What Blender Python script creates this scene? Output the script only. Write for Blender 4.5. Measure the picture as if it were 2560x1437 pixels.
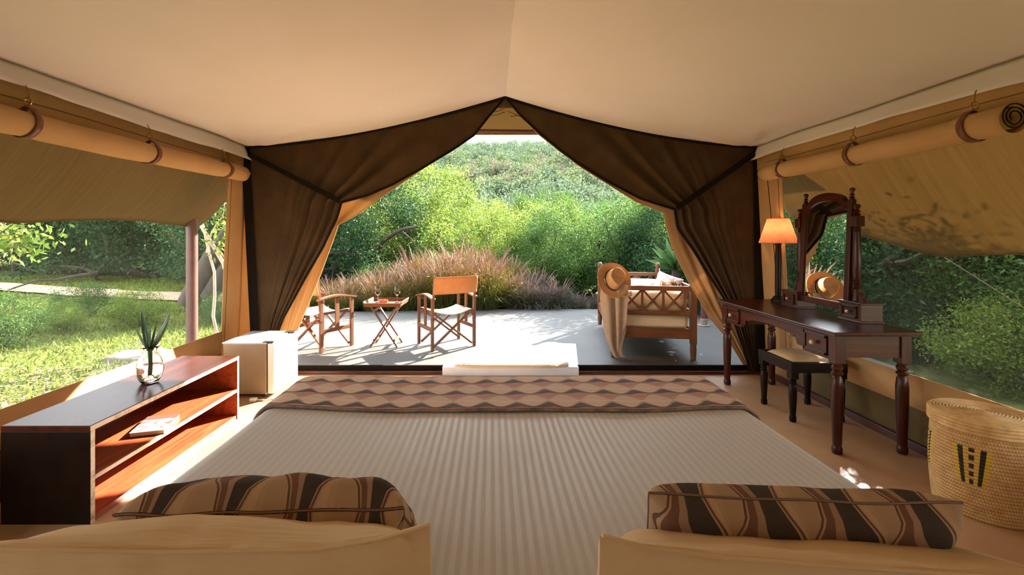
import bpy, bmesh, math, random
import numpy as np
from mathutils import Vector, Matrix, noise

SC = bpy.context.scene
COL = SC.collection
for _o in list(bpy.data.objects):
    bpy.data.objects.remove(_o, do_unlink=True)
PI = math.pi

# ------------------------------------------------------------------ camera, sky, sun, exposure
FPX, VX, VY, CH = 1138.0, 1230.0, 590.0, 1.35      # focal length (px), vanishing point (px), eye height (m)
cam = bpy.data.cameras.new('camera')
cam.sensor_width = 36.0
cam.lens = FPX / 2560 * 36
cam.shift_x = (1280 - VX) / 2560
cam.shift_y = -(718.5 - VY) / 2560
cam.clip_start = 0.02
cam.clip_end = 1500
camo = bpy.data.objects.new('camera', cam)
camo.location = (0, 0, CH)
camo.rotation_euler = (PI / 2, 0, 0)
COL.objects.link(camo)
SC.camera = camo

world = bpy.data.worlds.new('sky')
SC.world = world
world.use_nodes = True
wn = world.node_tree
wn.nodes.clear()
wo = wn.nodes.new('ShaderNodeOutputWorld')
wb = wn.nodes.new('ShaderNodeBackground')
wr = wn.nodes.new('ShaderNodeValToRGB')
wt = wn.nodes.new('ShaderNodeTexCoord')
ws = wn.nodes.new('ShaderNodeSeparateXYZ')
wn.links.new(wt.outputs['Generated'], ws.inputs[0])
wn.links.new(ws.outputs['Z'], wr.inputs[0])
wr.color_ramp.elements[0].position = 0.0
wr.color_ramp.elements[0].color = (0.97, 0.97, 0.96, 1)
wr.color_ramp.elements[1].position = 0.8
wr.color_ramp.elements[1].color = (0.66, 0.80, 1.0, 1)
wn.links.new(wr.outputs[0], wb.inputs[0])
wb.inputs[1].default_value = 2.0
wn.links.new(wb.outputs[0], wo.inputs[0])

SUN_AZ = Vector((0.65, 0.76, 0)).normalized()       # horizontal direction towards the sun
SUN_EL = math.radians(28)
sunv = SUN_AZ * math.cos(SUN_EL) + Vector((0, 0, math.sin(SUN_EL)))
sl = bpy.data.lights.new('sun', 'SUN')
sl.energy = 14.0
sl.color = (1.0, 0.94, 0.85)
sl.angle = math.radians(0.55)
so = bpy.data.objects.new('sun', sl)
so.rotation_euler = sunv.to_track_quat('Z', 'Y').to_euler()
so.location = (8, 9, 8)
COL.objects.link(so)

SC.view_settings.view_transform = 'Standard'
SC.view_settings.look = 'None'
SC.view_settings.gamma = 1.0
SC.view_settings.use_curve_mapping = False
SC.view_settings.exposure = 1.94
SC.cycles.use_denoising = True
SC.cycles.max_bounces = 7
SC.cycles.diffuse_bounces = 5
SC.cycles.transparent_max_bounces = 12
SC.cycles.adaptive_threshold = 0.05
SC.cycles.sample_clamp_indirect = 8.0

# ------------------------------------------------------------------ helpers
def at(x, y, Y):
    """the point a photo pixel shows when it stands Y metres ahead"""
    return Vector(((x - VX) / FPX * Y, Y, CH - (y - VY) / FPX * Y))

def lin(c):
    c = c / 255.0
    return c / 12.92 if c <= 0.04045 else ((c + 0.055) / 1.055) ** 2.4

def C(r, g, b):
    return (lin(r), lin(g), lin(b), 1.0)

def smoothstep(a, b, x):
    t = min(1, max(0, (x - a) / (b - a)))
    return t * t * (3 - 2 * t)

class NX:
    """arithmetic on node sockets"""
    def __init__(s, tree, sock):
        s.t, s.s = tree, sock
    def _op(s, op, *args):
        n = s.t.nodes.new('ShaderNodeMath')
        n.operation = op
        for i, a in enumerate((s,) + args):
            if isinstance(a, NX):
                s.t.links.new(a.s, n.inputs[i])
            else:
                n.inputs[i].default_value = a
        return NX(s.t, n.outputs[0])
    def __add__(s, o): return s._op('ADD', o)
    def __sub__(s, o): return s._op('SUBTRACT', o)
    def __mul__(s, o): return s._op('MULTIPLY', o)
    def __truediv__(s, o): return s._op('DIVIDE', o)
    def frac(s): return s._op('FRACT')
    def abs(s): return s._op('ABSOLUTE')
    def sin(s): return s._op('SINE')
    def cos(s): return s._op('COSINE')
    def pow(s, e): return s._op('POWER', e)
    def lt(s, o): return s._op('LESS_THAN', o)
    def gt(s, o): return s._op('GREATER_THAN', o)
    def mx(s, o): return s._op('MAXIMUM', o)
    def mn(s, o): return s._op('MINIMUM', o)
    def floor(s): return s._op('FLOOR')

def mixc(t, fac, a, b):
    n = t.nodes.new('ShaderNodeMix')
    n.data_type = 'RGBA'
    if isinstance(fac, NX):
        t.links.new(fac.s, n.inputs['Factor'])
    else:
        n.inputs['Factor'].default_value = fac
    for k, v in (('A', a), ('B', b)):
        i = [x for x in n.inputs if x.name == k and x.type == 'RGBA'][0]
        if isinstance(v, tuple):
            i.default_value = v
        else:
            t.links.new(v, i)
    return [x for x in n.outputs if x.type == 'RGBA'][0]

def newmat(name):
    m = bpy.data.materials.new(name)
    m.use_nodes = True
    t = m.node_tree
    return m, t, t.nodes['Principled BSDF'], t.nodes['Material Output']

def noise_node(t, scale, stretch=(1, 1, 1), detail=4, coord='Object', rough=0.55, dist=0):
    tc = t.nodes.new('ShaderNodeTexCoord')
    mp = t.nodes.new('ShaderNodeMapping')
    mp.inputs['Scale'].default_value = stretch
    n = t.nodes.new('ShaderNodeTexNoise')
    n.inputs['Scale'].default_value = scale
    n.inputs['Detail'].default_value = detail
    n.inputs['Roughness'].default_value = rough
    n.inputs['Distortion'].default_value = dist
    t.links.new(tc.outputs[coord], mp.inputs[0])
    t.links.new(mp.outputs[0], n.inputs['Vector'])
    return n

def ramp2(t, sock, a, b, p0=0.3, p1=0.7):
    r = t.nodes.new('ShaderNodeValToRGB')
    r.color_ramp.elements[0].position = p0
    r.color_ramp.elements[0].color = a
    r.color_ramp.elements[1].position = p1
    r.color_ramp.elements[1].color = b
    t.links.new(sock, r.inputs[0])
    return r.outputs[0]

def add_bump(t, p, sock, strength, dist=0.01, prev=None):
    b = t.nodes.new('ShaderNodeBump')
    b.inputs['Strength'].default_value = strength
    b.inputs['Distance'].default_value = dist
    t.links.new(sock, b.inputs['Height'])
    if prev is not None:
        t.links.new(prev, b.inputs['Normal'])
    t.links.new(b.outputs[0], p.inputs['Normal'])
    return b.outputs[0]

def translucent(t, p, out, colsock, fac):
    """some of the light passes through the cloth or leaf"""
    tr = t.nodes.new('ShaderNodeBsdfTranslucent')
    if isinstance(colsock, tuple):
        tr.inputs[0].default_value = colsock
    else:
        t.links.new(colsock, tr.inputs[0])
    mx = t.nodes.new('ShaderNodeMixShader')
    mx.inputs[0].default_value = fac
    t.links.new(p.outputs[0], mx.inputs[1])
    t.links.new(tr.outputs[0], mx.inputs[2])
    t.links.new(mx.outputs[0], out.inputs[0])

def mat(name, a, b=None, rough=0.6, scale=6, stretch=(1, 1, 1), bump=0, bscale=None, metal=0, spec=0.5, trans=0,
        p0=0.3, p1=0.7, coat=0, detail=4, bdist=0.01, dist=0):
    m, t, p, out = newmat(name)
    p.inputs['Roughness'].default_value = rough
    p.inputs['Metallic'].default_value = metal
    p.inputs['Specular IOR Level'].default_value = spec
    p.inputs['Coat Weight'].default_value = coat
    col = a
    if b is not None:
        n = noise_node(t, scale, stretch, detail, dist=dist)
        col = ramp2(t, n.outputs[0], a, b, p0, p1)
        t.links.new(col, p.inputs['Base Color'])
        if bump and bscale is None:
            add_bump(t, p, n.outputs[0], bump, bdist)
    else:
        p.inputs['Base Color'].default_value = a
    if bump and bscale is not None:
        n2 = noise_node(t, bscale, stretch, 5)
        add_bump(t, p, n2.outputs[0], bump, bdist)
    if trans:
        translucent(t, p, out, col, trans)
    return m

class MB:
    def __init__(s):
        s.v, s.f, s.uv = [], [], []
        s.has_uv = False
    def add(s, vs, fs, uvs=None):
        o = len(s.v)
        s.v += [tuple(p) for p in vs]
        s.f += [tuple(i + o for i in f) for f in fs]
        if uvs is not None:
            s.has_uv = True
        s.uv += [tuple(u) for u in uvs] if uvs is not None else [(0, 0)] * len(vs)
        return s
    def box(s, x0, x1, y0, y1, z0, z1):
        return s.obox(((x0 + x1) / 2, (y0 + y1) / 2, (z0 + z1) / 2), (1, 0, 0), (0, 1, 0), (0, 0, 1), abs(x1 - x0) / 2, abs(y1 - y0) / 2, abs(z1 - z0) / 2)
    def obox(s, c, ax, ay, az, hx, hy, hz):
        c, ax, ay, az = Vector(c), Vector(ax), Vector(ay), Vector(az)
        vs = [c + ax * hx * i + ay * hy * j + az * hz * k for i in (-1, 1) for j in (-1, 1) for k in (-1, 1)]
        return s.add(vs, [(0, 1, 3, 2), (4, 6, 7, 5), (0, 4, 5, 1), (2, 3, 7, 6), (0, 2, 6, 4), (1, 5, 7, 3)])
    def bar(s, p0, p1, w, h, up=(0, 0, 1)):
        p0, p1 = Vector(p0), Vector(p1)
        d = (p1 - p0)
        L = d.length
        d = d / L
        sx = d.cross(Vector(up))
        if sx.length < 1e-4:
            sx = d.cross(Vector((1, 0, 0)))
        sx.normalize()
        u = sx.cross(d)
        return s.obox((p0 + p1) / 2, sx, d, u, w / 2, L / 2, h / 2)
    def tube(s, pts, r, n=8, caps=True):
        pts = [Vector(p) for p in pts]
        k = len(pts)
        rs = r if isinstance(r, (list, tuple)) else [r] * k
        vs, fs = [], []
        t0 = (pts[1] - pts[0]).normalized()
        ref = Vector((0, 0, 1)) if abs(t0.z) < 0.9 else Vector((1, 0, 0))
        nrm = t0.cross(ref).normalized()
        for i, p in enumerate(pts):
            t = (pts[min(i + 1, k - 1)] - pts[max(i - 1, 0)]).normalized()
            nrm = (nrm - t * nrm.dot(t)).normalized()
            bn = t.cross(nrm)
            for j in range(n):
                a = 2 * PI * j / n
                vs.append(p + (nrm * math.cos(a) + bn * math.sin(a)) * rs[i])
        for i in range(k - 1):
            for j in range(n):
                fs.append((i * n + j, i * n + (j + 1) % n, (i + 1) * n + (j + 1) % n, (i + 1) * n + j))
        if caps:
            fs.append(tuple(range(n))[::-1])
            fs.append(tuple((k - 1) * n + j for j in range(n)))
        return s.add(vs, fs)
    def lathe(s, prof, n=24, mtx=None, caps=True, uvs=False):
        vs, fs, uv = [], [], []
        m = n + 1 if uvs else n
        for k, (r, z) in enumerate(prof):
            for j in range(m):
                a = 2 * PI * j / n
                p = Vector((r * math.cos(a), r * math.sin(a), z))
                vs.append(mtx @ p if mtx else p)
                uv.append((j / n, z))
        for i in range(len(prof) - 1):
            for j in range(n):
                j2 = j + 1 if uvs else (j + 1) % n
                fs.append((i * m + j, i * m + j2, (i + 1) * m + j2, (i + 1) * m + j))
        if caps and prof[0][0] > 1e-5:
            fs.append(tuple(range(n))[::-1])
        if caps and prof[-1][0] > 1e-5:
            fs.append(tuple((len(prof) - 1) * m + j for j in range(n)))
        return s.add(vs, fs, uv if uvs else None)
    def grid(s, fn, nu, nv, uv=None, closed=False):
        vs, fs, us = [], [], []
        for i in range(nu + 1):
            for j in range(nv + 1):
                a, b = i / nu, j / nv
                vs.append(fn(a, b))
                us.append(uv(a, b) if uv else (a, b))
        for i in range(nu):
            for j in range(nv):
                q = i * (nv + 1) + j
                fs.append((q, q + nv + 1, q + nv + 2, q + 1))
        return s.add(vs, fs, us)
    def mesh(s, name, smooth=True, angle=35):
        me = bpy.data.meshes.new(name)
        me.from_pydata(s.v, [], s.f)
        if s.has_uv:
            l = me.uv_layers.new(name='UVMap')
            vi = np.zeros(len(me.loops), dtype=np.int32)
            me.loops.foreach_get('vertex_index', vi)
            l.data.foreach_set('uv', np.array(s.uv, dtype=np.float32)[vi].ravel())
        bm = bmesh.new()
        bm.from_mesh(me)
        bmesh.ops.recalc_face_normals(bm, faces=bm.faces)
        bm.to_mesh(me)
        bm.free()
        if smooth:
            me.shade_smooth()
            me.set_sharp_from_angle(angle=math.radians(angle))
        me.update()
        return me
    def build(s, name, m, parent=None, smooth=True, angle=35, bevel=0, solid=0, sub=0, loc=None):
        return place(name, s.mesh(name, smooth, angle), m, parent, bevel, solid, sub, loc)

def place(name, me, m, parent=None, bevel=0, solid=0, sub=0, loc=None):
    if m is not None and not me.materials:
        me.materials.append(m)
    o = bpy.data.objects.new(name, me)
    COL.objects.link(o)
    if parent is not None:
        o.parent = parent
    if loc is not None:
        o.location = loc
    if bevel:
        md = o.modifiers.new('bevel', 'BEVEL')
        md.width = bevel
        md.segments = 2
        md.limit_method = 'ANGLE'
        md.angle_limit = math.radians(40)
    if solid:
        md = o.modifiers.new('solid', 'SOLIDIFY')
        md.thickness = solid
        md.offset = 0
    if sub:
        md = o.modifiers.new('sub', 'SUBSURF')
        md.levels = sub
        md.render_levels = sub
    return o

def thing(name, label, cat, loc=(0, 0, 0), rotz=0, group=None):
    o = bpy.data.objects.new(name, None)
    o.empty_display_size = 0.1
    COL.objects.link(o)
    o.location = loc
    o.rotation_euler = (0, 0, rotz)
    return tag(o, label, cat, group)

def tag(o, label, cat, group=None, kind=None):
    o['label'] = label
    o['category'] = cat
    if group:
        o['group'] = group
    if kind:
        o['kind'] = kind
    return o

def struct(o, label=None, cat=None):
    o['kind'] = 'structure'
    if label:
        o['label'] = label
    if cat:
        o['category'] = cat
    return o

def copy_tree(o, parent=None):
    c = o.copy()
    COL.objects.link(c)
    c.parent = parent
    for ch in list(o.children):
        copy_tree(ch, c)
    return c

# ------------------------------------------------------------------ materials
CANVAS_TAN = mat('tan canvas', C(206, 168, 118), C(196, 156, 106), rough=0.9, scale=3, spec=0.15, trans=0.22, bump=0.12, bscale=260, bdist=0.002)
LINER = mat('cream ceiling liner', C(243, 238, 233), C(238, 232, 224), rough=0.9, scale=1.2, spec=0.15, trans=0.35, bump=0.1, bscale=3.0, bdist=0.05)
OLIVE = mat('olive canvas', C(136, 114, 78), C(126, 105, 70), rough=0.9, scale=6, stretch=(0.3, 7, 0.3), spec=0.1, trans=0.4, bump=0.25, bscale=90, bdist=0.004)
BROWN_NET = mat('dark brown lining', C(84, 65, 46), C(70, 54, 38), rough=0.9, scale=5, spec=0.1, trans=0.12, bump=0.2, bscale=14, bdist=0.01)
BLACK_TAPE = mat('black webbing tape', C(22, 18, 14), C(30, 25, 20), rough=0.85, scale=60, spec=0.1, bump=0.3)
OLIVE_LOW = mat('dark olive wall band', C(108, 92, 62), C(92, 78, 52), rough=0.9, scale=6, spec=0.1, bump=0.2, bscale=200, bdist=0.002)
LEATHER = mat('brown leather', C(122, 72, 48), C(96, 54, 36), rough=0.5, scale=40, bump=0.3)
BRASS = mat('brass', C(176, 140, 70), C(150, 116, 54), rough=0.3, metal=1, scale=30)
POLE_RED = mat('maroon painted steel', C(104, 62, 54), C(84, 48, 42), rough=0.45, scale=7)
FLOOR_IN = mat('polished tan screed', C(192, 152, 110), C(166, 126, 88), rough=0.38, scale=2.2, detail=8, bump=0.06, bscale=30, bdist=0.003)
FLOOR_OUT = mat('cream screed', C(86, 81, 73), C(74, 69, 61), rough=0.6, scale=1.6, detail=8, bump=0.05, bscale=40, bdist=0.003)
SKIRT = mat('red brown skirting', C(84, 40, 28), C(62, 28, 20), rough=0.4, scale=12)

def wood(name, a, b, rough, axis=1, scale=10, coat=0.0):
    st = [9, 9, 9]
    st[axis] = 0.7
    return mat(name, a, b, rough=rough, scale=scale / 4, stretch=tuple(st), coat=coat, detail=6, bump=0.05, bdist=0.003, dist=0.6, spec=0.22)
MAHOG_Y = wood('dark mahogany along', C(78, 36, 20), C(46, 20, 12), 0.28, 1, coat=0.08)
MAHOG_Z = wood('dark mahogany upright', C(76, 36, 22), C(44, 20, 12), 0.3, 2, coat=0.08)
MAHOG_X = wood('dark mahogany across', C(88, 48, 28), C(56, 28, 16), 0.3, 0, coat=0.08)
TOPBOARD = mat('red brown polished board', C(84, 40, 26), C(52, 27, 18), rough=0.25, scale=2, stretch=(9, 0.6, 9), spec=0.06)
RED_Y = wood('red mahogany boards', C(166, 84, 50), C(124, 54, 32), 0.35, 1, 14, coat=0.15)
EBONY = mat('black brown polish', C(40, 26, 16), C(26, 17, 11), rough=0.34, scale=3, stretch=(4, 0.5, 4), spec=0.12)
EDGING = mat('worn pale edging', C(206, 176, 142), C(120, 78, 52), rough=0.5, scale=26, stretch=(1, 0.5, 1), p0=0.45, p1=0.7)
TEAK = wood('brown teak', C(122, 84, 60), C(90, 58, 40), 0.45, 2, 12)
TEAK_X = wood('brown teak across', C(130, 82, 52), C(94, 56, 34), 0.42, 0, 12)
TEAK_Y = wood('brown teak along', C(130, 82, 52), C(94, 56, 34), 0.42, 1, 12)
CREAM_KNOB = mat('bone knob', C(222, 196, 150), C(196, 160, 110), rough=0.3, scale=30)
CREAM_CLOTH = mat('cream cotton', C(226, 206, 172), C(214, 190, 152), rough=0.9, scale=4, spec=0.1, bump=0.15, bscale=60, bdist=0.004)
WHITE_CLOTH = mat('white cotton', C(236, 236, 234), C(222, 222, 222), rough=0.9, scale=4, spec=0.1)
PILLOWCASE = mat('sand cotton pillowcase', C(216, 188, 148), C(210, 181, 140), rough=0.85, scale=2.2, stretch=(0.5, 4, 4), spec=0.15, bump=0.5, bscale=3.0, bdist=0.03)
ORANGE_CANVAS = mat('orange canvas sling', C(206, 148, 100), C(192, 132, 86), rough=0.85, scale=8, spec=0.1, trans=0.25, bump=0.2, bscale=300, bdist=0.001)
WHITE_CANVAS = mat('cream canvas seat', C(226, 200, 166), C(214, 184, 146), rough=0.85, scale=8, spec=0.1, trans=0.15)
STEEL_W = mat('white fridge enamel', C(232, 232, 230), C(224, 224, 222), rough=0.25, scale=3)
STEEL_G = mat('silver grey fridge side', C(150, 132, 110), C(140, 122, 100), rough=0.3, scale=5, metal=0.15)
DARK_PLASTIC = mat('dark grey plastic', C(44, 42, 40), C(36, 34, 32), rough=0.5, scale=20)
FELT = mat('tan felt', C(190, 142, 96), C(176, 128, 84), rough=0.95, scale=60, spec=0.1, bump=0.15)
FELT_D = mat('dark brown hat band', C(70, 48, 36), C(58, 38, 28), rough=0.8, scale=60)
SHAWL = mat('beige wool shawl', C(186, 160, 134), C(172, 144, 118), rough=0.95, scale=40, spec=0.05, trans=0.1, bump=0.3)
# ------------------------------------------------------------------ the setting: floors, ground, tent shell
YF = 4.5                                   # front wall of the tent
XC = 0.127                                 # ridge line
def XL(z): return -2.52 + 0.045 * z        # left wall leans in a little
def XR(z): return 2.69 - 0.05 * z
def ceil_z(x):
    hw = 2.55 if x < XC else 2.47
    u = min(1.0, abs(x - XC) / hw)
    return 2.23 + 0.49 * (1 - u) ** 1.6

b = MB()
b.box(-2.75, 2.9, -0.9, 4.48, -0.12, 0.0)
struct(b.build('floor', FLOOR_IN, smooth=False), 'polished tan screed floor inside the tent', 'floor')

def terrace_edge(x):
    return 8.35 + 0.12 * math.sin(x * 0.9 + 0.6) - 0.12 * smoothstep(1, 4, -x)
b = MB()
n = 40
top = [(-3.1 + 7.3 * i / n, terrace_edge(-3.1 + 7.3 * i / n)) for i in range(n + 1)]
vs = [(x, 4.52, -0.004) for x, y in top] + [(x, y, -0.004) for x, y in top] + [(x, y, -0.3) for x, y in top] + [(x, 4.52, -0.3) for x, y in top]
fs = []
m_ = n + 1
for i in range(n):
    for k in range(3):
        fs.append((k * m_ + i, k * m_ + i + 1, (k + 1) * m_ + i + 1, (k + 1) * m_ + i))
fs += [(0, m_, 2 * m_, 3 * m_), (n, n + m_, n + 2 * m_, n + 3 * m_)]
b.add(vs, fs)
struct(b.build('terrace_floor', FLOOR_OUT, smooth=False), 'cream screed terrace in front of the tent', 'terrace')

# ground with a slope that climbs to the wooded hill
def ground_z(x, y):
    z = -0.16
    if y > 30:
        z += (y - 30) * 0.03
    if y > 60:
        d = y - 60
        z += min(d, 105) * 0.285 + 0.5 * math.sin(x * 0.05) * smoothstep(0, 40, d)
    z += 0.25 * noise.noise(Vector((x * 0.12, y * 0.12, 3.1))) * smoothstep(9, 20, math.hypot(x, y - 4))
    return z
ys = list(np.linspace(-12, 24, 60)) + list(np.linspace(26, 190, 60))
xs = list(np.linspace(-110, -22, 24)) + list(np.linspace(-20, 20, 60)) + list(np.linspace(22, 110, 24))
b = MB()
vs = [(x, y, ground_z(x, y)) for x in xs for y in ys]
k = len(ys)
b.add(vs, [(i * k + j, (i + 1) * k + j, (i + 1) * k + j + 1, i * k + j + 1) for i in range(len(xs) - 1) for j in range(k - 1)])
m, t, p, out = newmat('grassy ground')
n1 = noise_node(t, 0.5, detail=8)
n2 = noise_node(t, 9, detail=6)
c1 = ramp2(t, n1.outputs[0], C(68, 82, 32), C(108, 106, 54), 0.35, 0.62)
c2 = ramp2(t, n2.outputs[0], C(62, 70, 28), C(120, 108, 66), 0.3, 0.75)
t.links.new(mixc(t, 0.5, c1, c2), p.inputs['Base Color'])
p.inputs['Roughness'].default_value = 0.95
p.inputs['Specular IOR Level'].default_value = 0.1
add_bump(t, p, n2.outputs[0], 0.8, 0.08)
struct(b.build('ground', m, angle=60), 'grassy ground rising to the wooded hill', 'ground')

# dirt track across the lawn
PATH_M = mat('pale dirt track', C(186, 150, 122), C(164, 130, 102), rough=0.95, scale=5, detail=8, spec=0.1, bump=0.4)
b = MB()
def path_pt(a, c):
    x = -34 + 29.5 * a
    y = 12.2 + 0.16 * (-x - 12) + 0.5 * math.sin(x * 0.3) + (c - 0.5) * 1.5 * (0.85 + 0.3 * noise.noise(Vector((x * 0.8, c * 7, 0))))
    return Vector((x, y, ground_z(x, y) + 0.05))
b.grid(path_pt, 50, 4)
struct(b.build('dirt_track', PATH_M), 'pale dirt track across the green lawn', 'track')

# side walls: canvas sheets around the screened windows
def wall_sheet(b, xf, y0, y1, z0, z1, th=0.006, ny=8, nz=6, sgn=1):
    def fn(a, c):
        y = y0 + (y1 - y0) * a
        z = z0 + (z1 - z0) * c
        return Vector((xf(z) + sgn * 0.006 * noise.noise(Vector((y * 2, z * 2, sgn * 5))), y, z))
    b.grid(fn, ny, nz)
WIN_Z0, WIN_Z1 = 0.47, 1.97
sides = (('left', XL, -1, 4.20), ('right', XR, 1, 4.08))
for side, xf, sg, yw in sides:
    b = MB()
    wall_sheet(b, xf, yw, YF, 0.0, 2.16, sgn=sg)
    wall_sheet(b, xf, -0.9, yw, WIN_Z1, 2.16, sgn=sg, ny=20, nz=2)
    wall_sheet(b, xf, -0.9, yw, 0.26, WIN_Z0, sgn=sg, ny=20, nz=2)
    w = struct(b.build('wall_' + side, CANVAS_TAN, solid=0.008), 'tan canvas side wall on the %s' % side, 'wall')
    b = MB()
    wall_sheet(b, xf, -0.9, yw, 0.0, 0.262, sgn=sg, ny=20, nz=3)
    b.build('lower_band', OLIVE_LOW, w, solid=0.009)
    b = MB()                                # sewn seam lines of the window edge
    b.tube([(xf(z) - sg * 0.008, yw + 0.045, z) for z in np.linspace(0.02, 2.0, 12)], 0.0022, 5)
    b.tube([(xf(2.04) - sg * 0.008, y, 2.045 + 0.006 * math.sin(y * 3)) for y in np.linspace(-0.9, 4.3, 14)], 0.0028, 5)
    b.build('seam', mat('brown thread', C(120, 84, 48)), w)
    b = MB()
    b.box(xf(0) - sg * 0.035, xf(0) - sg * 0.006, -0.9, YF - 0.02, 0.0, 0.05)
    struct(b.build('baseboard_' + side, SKIRT, bevel=0.004, smooth=False), 'red brown skirting along the %s canvas wall' % side, 'baseboard')

# rear wall behind the bed head
b = MB()
b.box(XL(1), XR(1), -0.905, -0.895, 0, 2.27)
b.add([(XL(2.2), -0.9, 2.26), (XR(2.2), -0.9, 2.26), (XC, -0.9, 2.75)], [(0, 1, 2)])
struct(b.build('wall_back', CANVAS_TAN, smooth=False), 'tan canvas wall behind the bed head', 'wall')
# clear screens: slightly dusty film
m, t, p, out = newmat('dusty clear screen')
tr = t.nodes.new('ShaderNodeBsdfTransparent')
tr.inputs[0].default_value = (0.97, 0.97, 0.95, 1)
p.inputs['Base Color'].default_value = C(226, 222, 204)
p.inputs['Roughness'].default_value = 0.6
mx = t.nodes.new('ShaderNodeMixShader')
nz = noise_node(t, 1.1, detail=3)
mr = t.nodes.new('ShaderNodeMapRange')
mr.inputs[1].default_value = 0.3
mr.inputs[2].default_value = 0.8
mr.inputs[3].default_value = 0.02
mr.inputs[4].default_value = 0.075
t.links.new(nz.outputs[0], mr.inputs[0])
t.links.new(mr.outputs[0], mx.inputs[0])
t.links.new(tr.outputs[0], mx.inputs[1])
tl = t.nodes.new('ShaderNodeBsdfTranslucent')
tl.inputs[0].default_value = C(226, 222, 204)
mx2 = t.nodes.new('ShaderNodeMixShader')
mx2.inputs[0].default_value = 0.5
t.links.new(p.outputs[0], mx2.inputs[1])
t.links.new(tl.outputs[0], mx2.inputs[2])
t.links.new(mx2.outputs[0], mx.inputs[2])
t.links.new(mx.outputs[0], out.inputs[0])
SCREEN = m
for i, (side, xf, sg, yw) in enumerate(sides):
    b = MB()
    wall_sheet(b, lambda z, xf=xf, sg=sg: xf(z) + sg * 0.012, -0.9, yw + 0.01, WIN_Z0 - 0.02, WIN_Z1 + 0.02, sgn=sg, ny=10, nz=4)
    struct(b.build('window_%d' % (i + 1), SCREEN), 'dusty clear window screen in the %s canvas wall' % side, 'window')

# front wall strips beside the door opening
b = MB()
b.box(XL(1) - 0.03, -2.36, YF - 0.004, YF + 0.004, 0, 2.26)
w = struct(b.build('wall_front', CANVAS_TAN, smooth=False), 'tan canvas strips either side of the tent door', 'wall')
b = MB()
b.box(2.60, XR(1) + 0.03, YF - 0.004, YF + 0.004, 0, 2.26)
b.build('right_strip', CANVAS_TAN, w, smooth=False)
# door sill
b = MB()
b.box(-2.35, 2.62, YF - 0.012, YF + 0.02, 0.0, 0.075)
struct(b.build('trim_1', BLACK_TAPE, bevel=0.008, smooth=False), 'black rubber flap along the tent door sill', 'sill')
b = MB()
b.box(-2.45, 2.66, YF - 0.06, YF - 0.012, 0.0, 0.03)
struct(b.build('trim_2', SKIRT, bevel=0.004, smooth=False), 'red brown threshold strip at the tent door', 'threshold')

# ceiling liner with ridge crease, hanging edge flaps
def liner_pt(x, y):
    z = ceil_z(x)
    u = abs(x - XC)
    sag = 0.018 * math.sin(PI * min(1, u / 2.5)) * math.sin(PI * (y + 0.9) / 5.4)
    wr = 0.012 * noise.noise(Vector((x * 1.3, y * 0.9, 1.7))) * min(1, u * 3) * min(1, (YF - y) * 2.5)
    # tension wrinkles fanning from the ridge
    d = abs(y - 3.62 - 0.18 * u)
    if x < XC:
        wr += 0.010 * math.exp(-(d / 0.06) ** 2) * math.exp(-((u - 0.45) / 0.35) ** 2)
    for cx in (-2.42, 2.6):
        r = math.hypot(x - cx, y - YF)
        ang = math.atan2(YF - y, abs(x - cx) + 1e-6)
        wr += 0.010 * math.sin(ang * 17) * math.exp(-((r - 0.5) / 0.4) ** 2)
    return Vector((x, y, z - sag + wr))
b = MB()
xs = [-2.42 + (XC + 2.42) * i / 60 for i in range(61)] + [XC + (2.595 - XC) * i / 60 for i in range(1, 61)]
ys = np.linspace(-0.9, YF - 0.01, 110)
vs = [liner_pt(x, y) for x in xs for y in ys]
k = len(ys)
b.add(vs, [(i * k + j, (i + 1) * k + j, (i + 1) * k + j + 1, i * k + j + 1) for i in range(len(xs) - 1) for j in range(k - 1)])
ceil_o = struct(b.build('ceiling', LINER, angle=18, solid=0.004), 'cream fabric ceiling liner sagging from a ridge seam', 'ceiling')
for xe, sg in ((-2.42, 1), (2.595, -1)):
    b = MB()
    def flap(a, c, xe=xe, sg=sg):
        y = -0.9 + (YF - 0.01 + 0.9) * a
        z0 = liner_pt(xe, y).z
        drop = 0.135 + 0.012 * math.sin(y * 1.7 + sg) + 0.01 * noise.noise(Vector((y * 4, sg, 0)))
        return Vector((xe + sg * (0.058 * c + 0.010 * c * math.sin(y * 3.1 + sg)), y, z0 - drop * c))
    b.grid(flap, 60, 5)
    b.build('edge_flap', LINER, ceil_o, solid=0.004)
b = MB()
b.tube([liner_pt(XC, y) - Vector((0, 0, 0.003)) for y in np.linspace(-0.9, YF - 0.02, 30)], 0.004, 6)
b.build('ridge_seam', LINER, ceil_o)

# ------------------------------------------------------------------ outer flysheet and verandah roof
def fly_z(x, y):
    u = abs(x - 0.1)
    sg = 1 if x > 0.1 else -1
    edge = 3.35
    ze = 1.47
    if sg > 0:
        edge = 3.42
        ze = 1.19 + 0.20 * smoothstep(3.5, 5.0, y) + 0.05 * abs(math.sin((y - 3.57) * PI / 1.5))
    else:
        ze = 1.44 + 0.055 * abs(math.sin((y - 3.1) * PI / 1.9))
    if u < 2.62:
        return 3.02 - 0.64 * (u / 2.62) + (0.02 * noise.noise(Vector((x, y, 9))))
    v = min(1.0, (edge - u) / (edge - 2.62))
    return ze + (2.38 - ze) * (0.52 * v + 0.48 * v * v)
fl = thing('flysheet', 'olive canvas flysheet stretched over the whole tent with scalloped eaves', 'flysheet', (0, 0, 0))
b = MB()
def fly_pt(a, c):
    y = -1.3 + (5.02 + 1.3) * c
    x = -3.25 + (3.52 + 3.25) * a
    return Vector((x, y, fly_z(x, y)))
b.grid(fly_pt, 120, 60)
b.build('roof_sheet', OLIVE, fl, angle=80, solid=0.004)
b = MB()
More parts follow.
